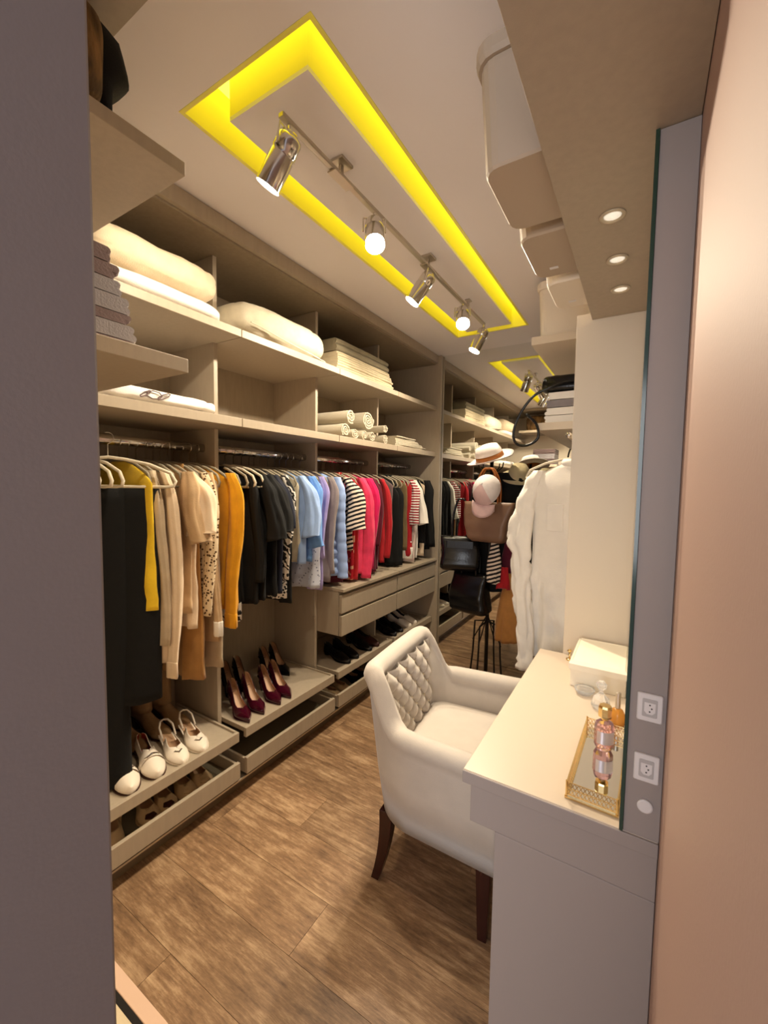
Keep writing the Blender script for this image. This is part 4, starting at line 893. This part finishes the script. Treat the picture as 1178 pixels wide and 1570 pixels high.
rg = [[(0.75*r*cos(2*PI*k/36), 0.75*r*sin(2*PI*k/36)*0.9, z) for k in range(36)] for r, z in ((0.15, 0.0), (0.152, 0.006), (0.09, 0.008), (0.085, 0.05), (0.06, 0.085), (0.0, 0.09))]
o = obj('hat_body', MB().loft(rg, cap=False), HATC, t, smooth=True); so = o.modifiers.new('s', 'SOLIDIFY'); so.thickness = 0.003; so.offset = 0
obj('ribbon', MB().lathe([(0.0664, 0.012), (0.0674, 0.014), (0.0655, 0.034), (0.0645, 0.034)], 36, sy=0.9), F['black'], t, smooth=True)
# cap, hanging by its strap with the peak down
t = thing('baseball_cap', 'white and pale pink baseball cap hanging peak down from the stand', 'cap', (SX+0.07, SY-0.30, 1.375)); t.rotation_euler = (1.15, 0.15, -0.1)
rg = []
for j in range(9):
    ph = PI/2*j/8; rg.append([(0.078*cos(ph)*cos(2*PI*k/28), 0.092*cos(ph)*sin(2*PI*k/28), 0.10*sin(ph)) for k in range(28)])
PINKC = fab('pale_pink_twill', (222, 190, 190)); WCAP = fab('white_mesh', (238, 230, 230))
obj('crown', MB().loft(rg, cap=False), WCAP, t, smooth=True)
obj('front_panel', MB().loft([[(0.0795*cos(ph)*cos(a), 0.094*cos(ph)*sin(a), 0.102*sin(ph)) for a in [-2.4+0.16*k for k in range(11)]] for ph in [0.0, 0.3, 0.6, 0.9, 1.2, 1.45]], closed=False), PINKC, t, smooth=True, fixn=False)
pk = [[(x*0.072, -0.088-0.075*(1-x*x)**0.5*f+0.02*x*x*(1-f), 0.004-0.022*f*f-0.015*x*x) for x in [-0.98+1.96*k/12 for k in range(13)]] for f in (0, 0.25, 0.5, 0.75, 1)]
o = obj('peak', MB().loft(pk, closed=False), PINKC, t, smooth=True); so = o.modifiers.new('s', 'SOLIDIFY'); so.thickness = 0.004
obj('top_button', MB().lathe([(0, 0.099), (0.007, 0.100), (0.006, 0.105), (0, 0.106)], 12), WCAP, t)
def bag(name, lab, m, c, wx, wy, h, rz=0, taper=1.15, handle=0.12, hm=None, seed=1, lean=0.0, flap=False):
    t = thing(name, lab, 'bag', c, rz); rg = []
    for j in range(13):
        f = j/12; k = (1/taper+(1-1/taper)*f); e = (1-(1-min(1, f*6))**2)**0.5 if f < 0.17 else 1
        rg.append([(p[0]*(1+0.03*nz((p[0]*12, f*3, seed), 1, seed))+0.006*sin(f*6+seed), p[1]*(1.15-0.75*f*f)*(1+0.15*nz((p[0]*14, f*5, 2), 1, seed)), f*h-lean*(p[0]/wx)**2*0) for p in rrect(0, 0, wx/2*k*(0.86+0.14*e), wy/2*(0.6+0.4*e), min(wy*0.28, 0.03), 0, 6)])
    obj('body', MB().loft(rg), m, t, smooth=True)
    for s in (1, -1):
        pts = [(-wx*0.22, s*wy*0.18, h-0.03), (-wx*0.21, s*wy*0.2, h+handle*0.5), (-wx*0.1, s*wy*0.14, h+handle*0.95), (0, s*wy*0.1, h+handle), (wx*0.1, s*wy*0.14, h+handle*0.95), (wx*0.21, s*wy*0.2, h+handle*0.5), (wx*0.22, s*wy*0.18, h-0.03)]
        obj('handle', MB().tube(spline(pts), 0.006, 8), hm or m, t, smooth=True)
    if flap: obj('flap', MB().box(-wx*0.36, wx*0.36, -wy*0.42, -wy*0.33, h*0.45, h*0.9), m, t, bevel=0.01)
    if not flap and hm: obj('clasp', MB().lathe([(0.012, 0), (0.012, -0.004), (0.008, -0.006), (0, -0.006)], 16, (0, -wy*0.55, h*0.72), 'y'), GOLD, t)
    return t
bag('tote_bag', 'large brown leather tote hanging from the coat stand', BROWNL, (SX+0.04, SY-0.18, 1.065), 0.32, 0.10, 0.24, -0.15, 1.35, 0.20, COGN, 2)
bag('handbag', 'glossy black leather handbag hanging below the brown tote', LEATHB, (SX-0.16, SY-0.10, 0.855), 0.24, 0.12, 0.22, 0.3, 0.95, 0.24, None, 5, flap=True)
bag('handbag', 'slouchy black bag lowest on the coat stand', LEATHB, (SX-0.10, SY-0.06, 0.58), 0.24, 0.13, 0.26, -0.2, 0.9, 0.26, None, 8)
garment('jacket', 'black jacket draped on the coat stand behind the brown tote', 'jacket', F['black'], SX+0.03, SY+0.09, 1.49, 0.72, hw=0.16, th=0.05, sleeve=0.8, seed=31, folds=5)
garment('scarf', 'burgundy scarf hanging low on the coat stand', 'scarf', F['burg'], SX+0.13, SY+0.0, 1.08, 0.78, hw=0.05, th=0.02, seed=33, strap=True)
garment('scarf', 'black and cream striped scarf under the brown tote', 'scarf', F['stripebw'], SX+0.06, SY-0.08, 1.06, 0.80, hw=0.045, th=0.018, seed=34, strap=True)
garment('suede_skirt', 'tan suede skirt hanging lowest at the right of the coat stand', 'skirt', F['tan'], SX+0.16, SY-0.05, 0.86, 0.44, hw=0.06, th=0.03, flare=1.6, seed=35, strap=True)
garment('scarf', 'small red scarf above the tan suede skirt', 'scarf', F['red'], SX+0.12, SY-0.07, 0.90, 0.77, hw=0.045, th=0.018, seed=36, strap=True)
# black bag with a long looping strap and a white pile on the cream shelf
t = thing('shoulder_bag', 'soft black shoulder bag on the cream shelf, its long strap looping down', 'bag', (-0.36, 2.42, 1.885))
soft('body', None, None, LEATHB, -0.47, -0.25, 2.30, 2.55, 1.886, 1.975, seed=21, parent=t, wr=0.02)
obj('strap', MB().tube(spline([(-0.30, 2.285, 1.93), (-0.36, 2.27, 1.925), (-0.42, 2.255, 1.90), (-0.50, 2.25, 1.86), (-0.565, 2.25, 1.77), (-0.592, 2.25, 1.68), (-0.575, 2.25, 1.625), (-0.52, 2.25, 1.615), (-0.468, 2.25, 1.65), (-0.478, 2.25, 1.72), (-0.53, 2.25, 1.775)]), 0.007, 8), LEATHB, t, world=True, smooth=True)
PZ = 1.7285
for k in range(4):
    folded('white folded shirt on the cream shelf, %s' % ['lowest', 'second from below', 'third from below', 'topmost under the black bag'][k], F['linen'] if k != 2 else F['jean'], -0.455+0.005*k, -0.20, 2.30, 2.62, PZ+0.039*k, PZ+0.039*(k+1)-0.0005, 2, k+2, 'folded shirts on the cream shelf', 'clothing', 'folded_shirt').rotation_euler = (0, 0, 0)

# ------------------------------------------------------------------ MAT under the near shelves
t = thing('door_mat', 'cream mat with pink border and black star motif by the door lining', 'mat', (-1.05, 0.41, 0))
obj('border', MB().box(-0.42, 0.28, 0.118, 0.152, 0.0008, 0.010).box(0.246, 0.28, -0.18, 0.1175, 0.0008, 0.010), RUGP, t, bevel=0.002)
obj('dark_line', MB().box(-0.42, 0.2455, 0.103, 0.1175, 0.0008, 0.008).box(0.231, 0.2455, -0.18, 0.1025, 0.0008, 0.008), RUGB, t)
obj('field', MB().box(-0.42, 0.2305, -0.18, 0.1025, 0.0008, 0.007), RUGC, t)
for cx in (-0.20, 0.03):
    for k in range(8):
        a = k*PI/4; c0, s0 = cos(a), sin(a)
        pts = [(0.012, 0), (0.045, 0.016), (0.095, 0), (0.045, -0.016)]
        v = [(cx+p*c0-q*s0, -0.0+p*s0+q*c0, z) for z in (0.0071, 0.0078) for p, q in pts]
        obj('petal', MB().add(v, [(3, 2, 1, 0), (4, 5, 6, 7), (0, 1, 5, 4), (1, 2, 6, 5), (2, 3, 7, 6), (3, 0, 4, 7)]), RUGB, t)
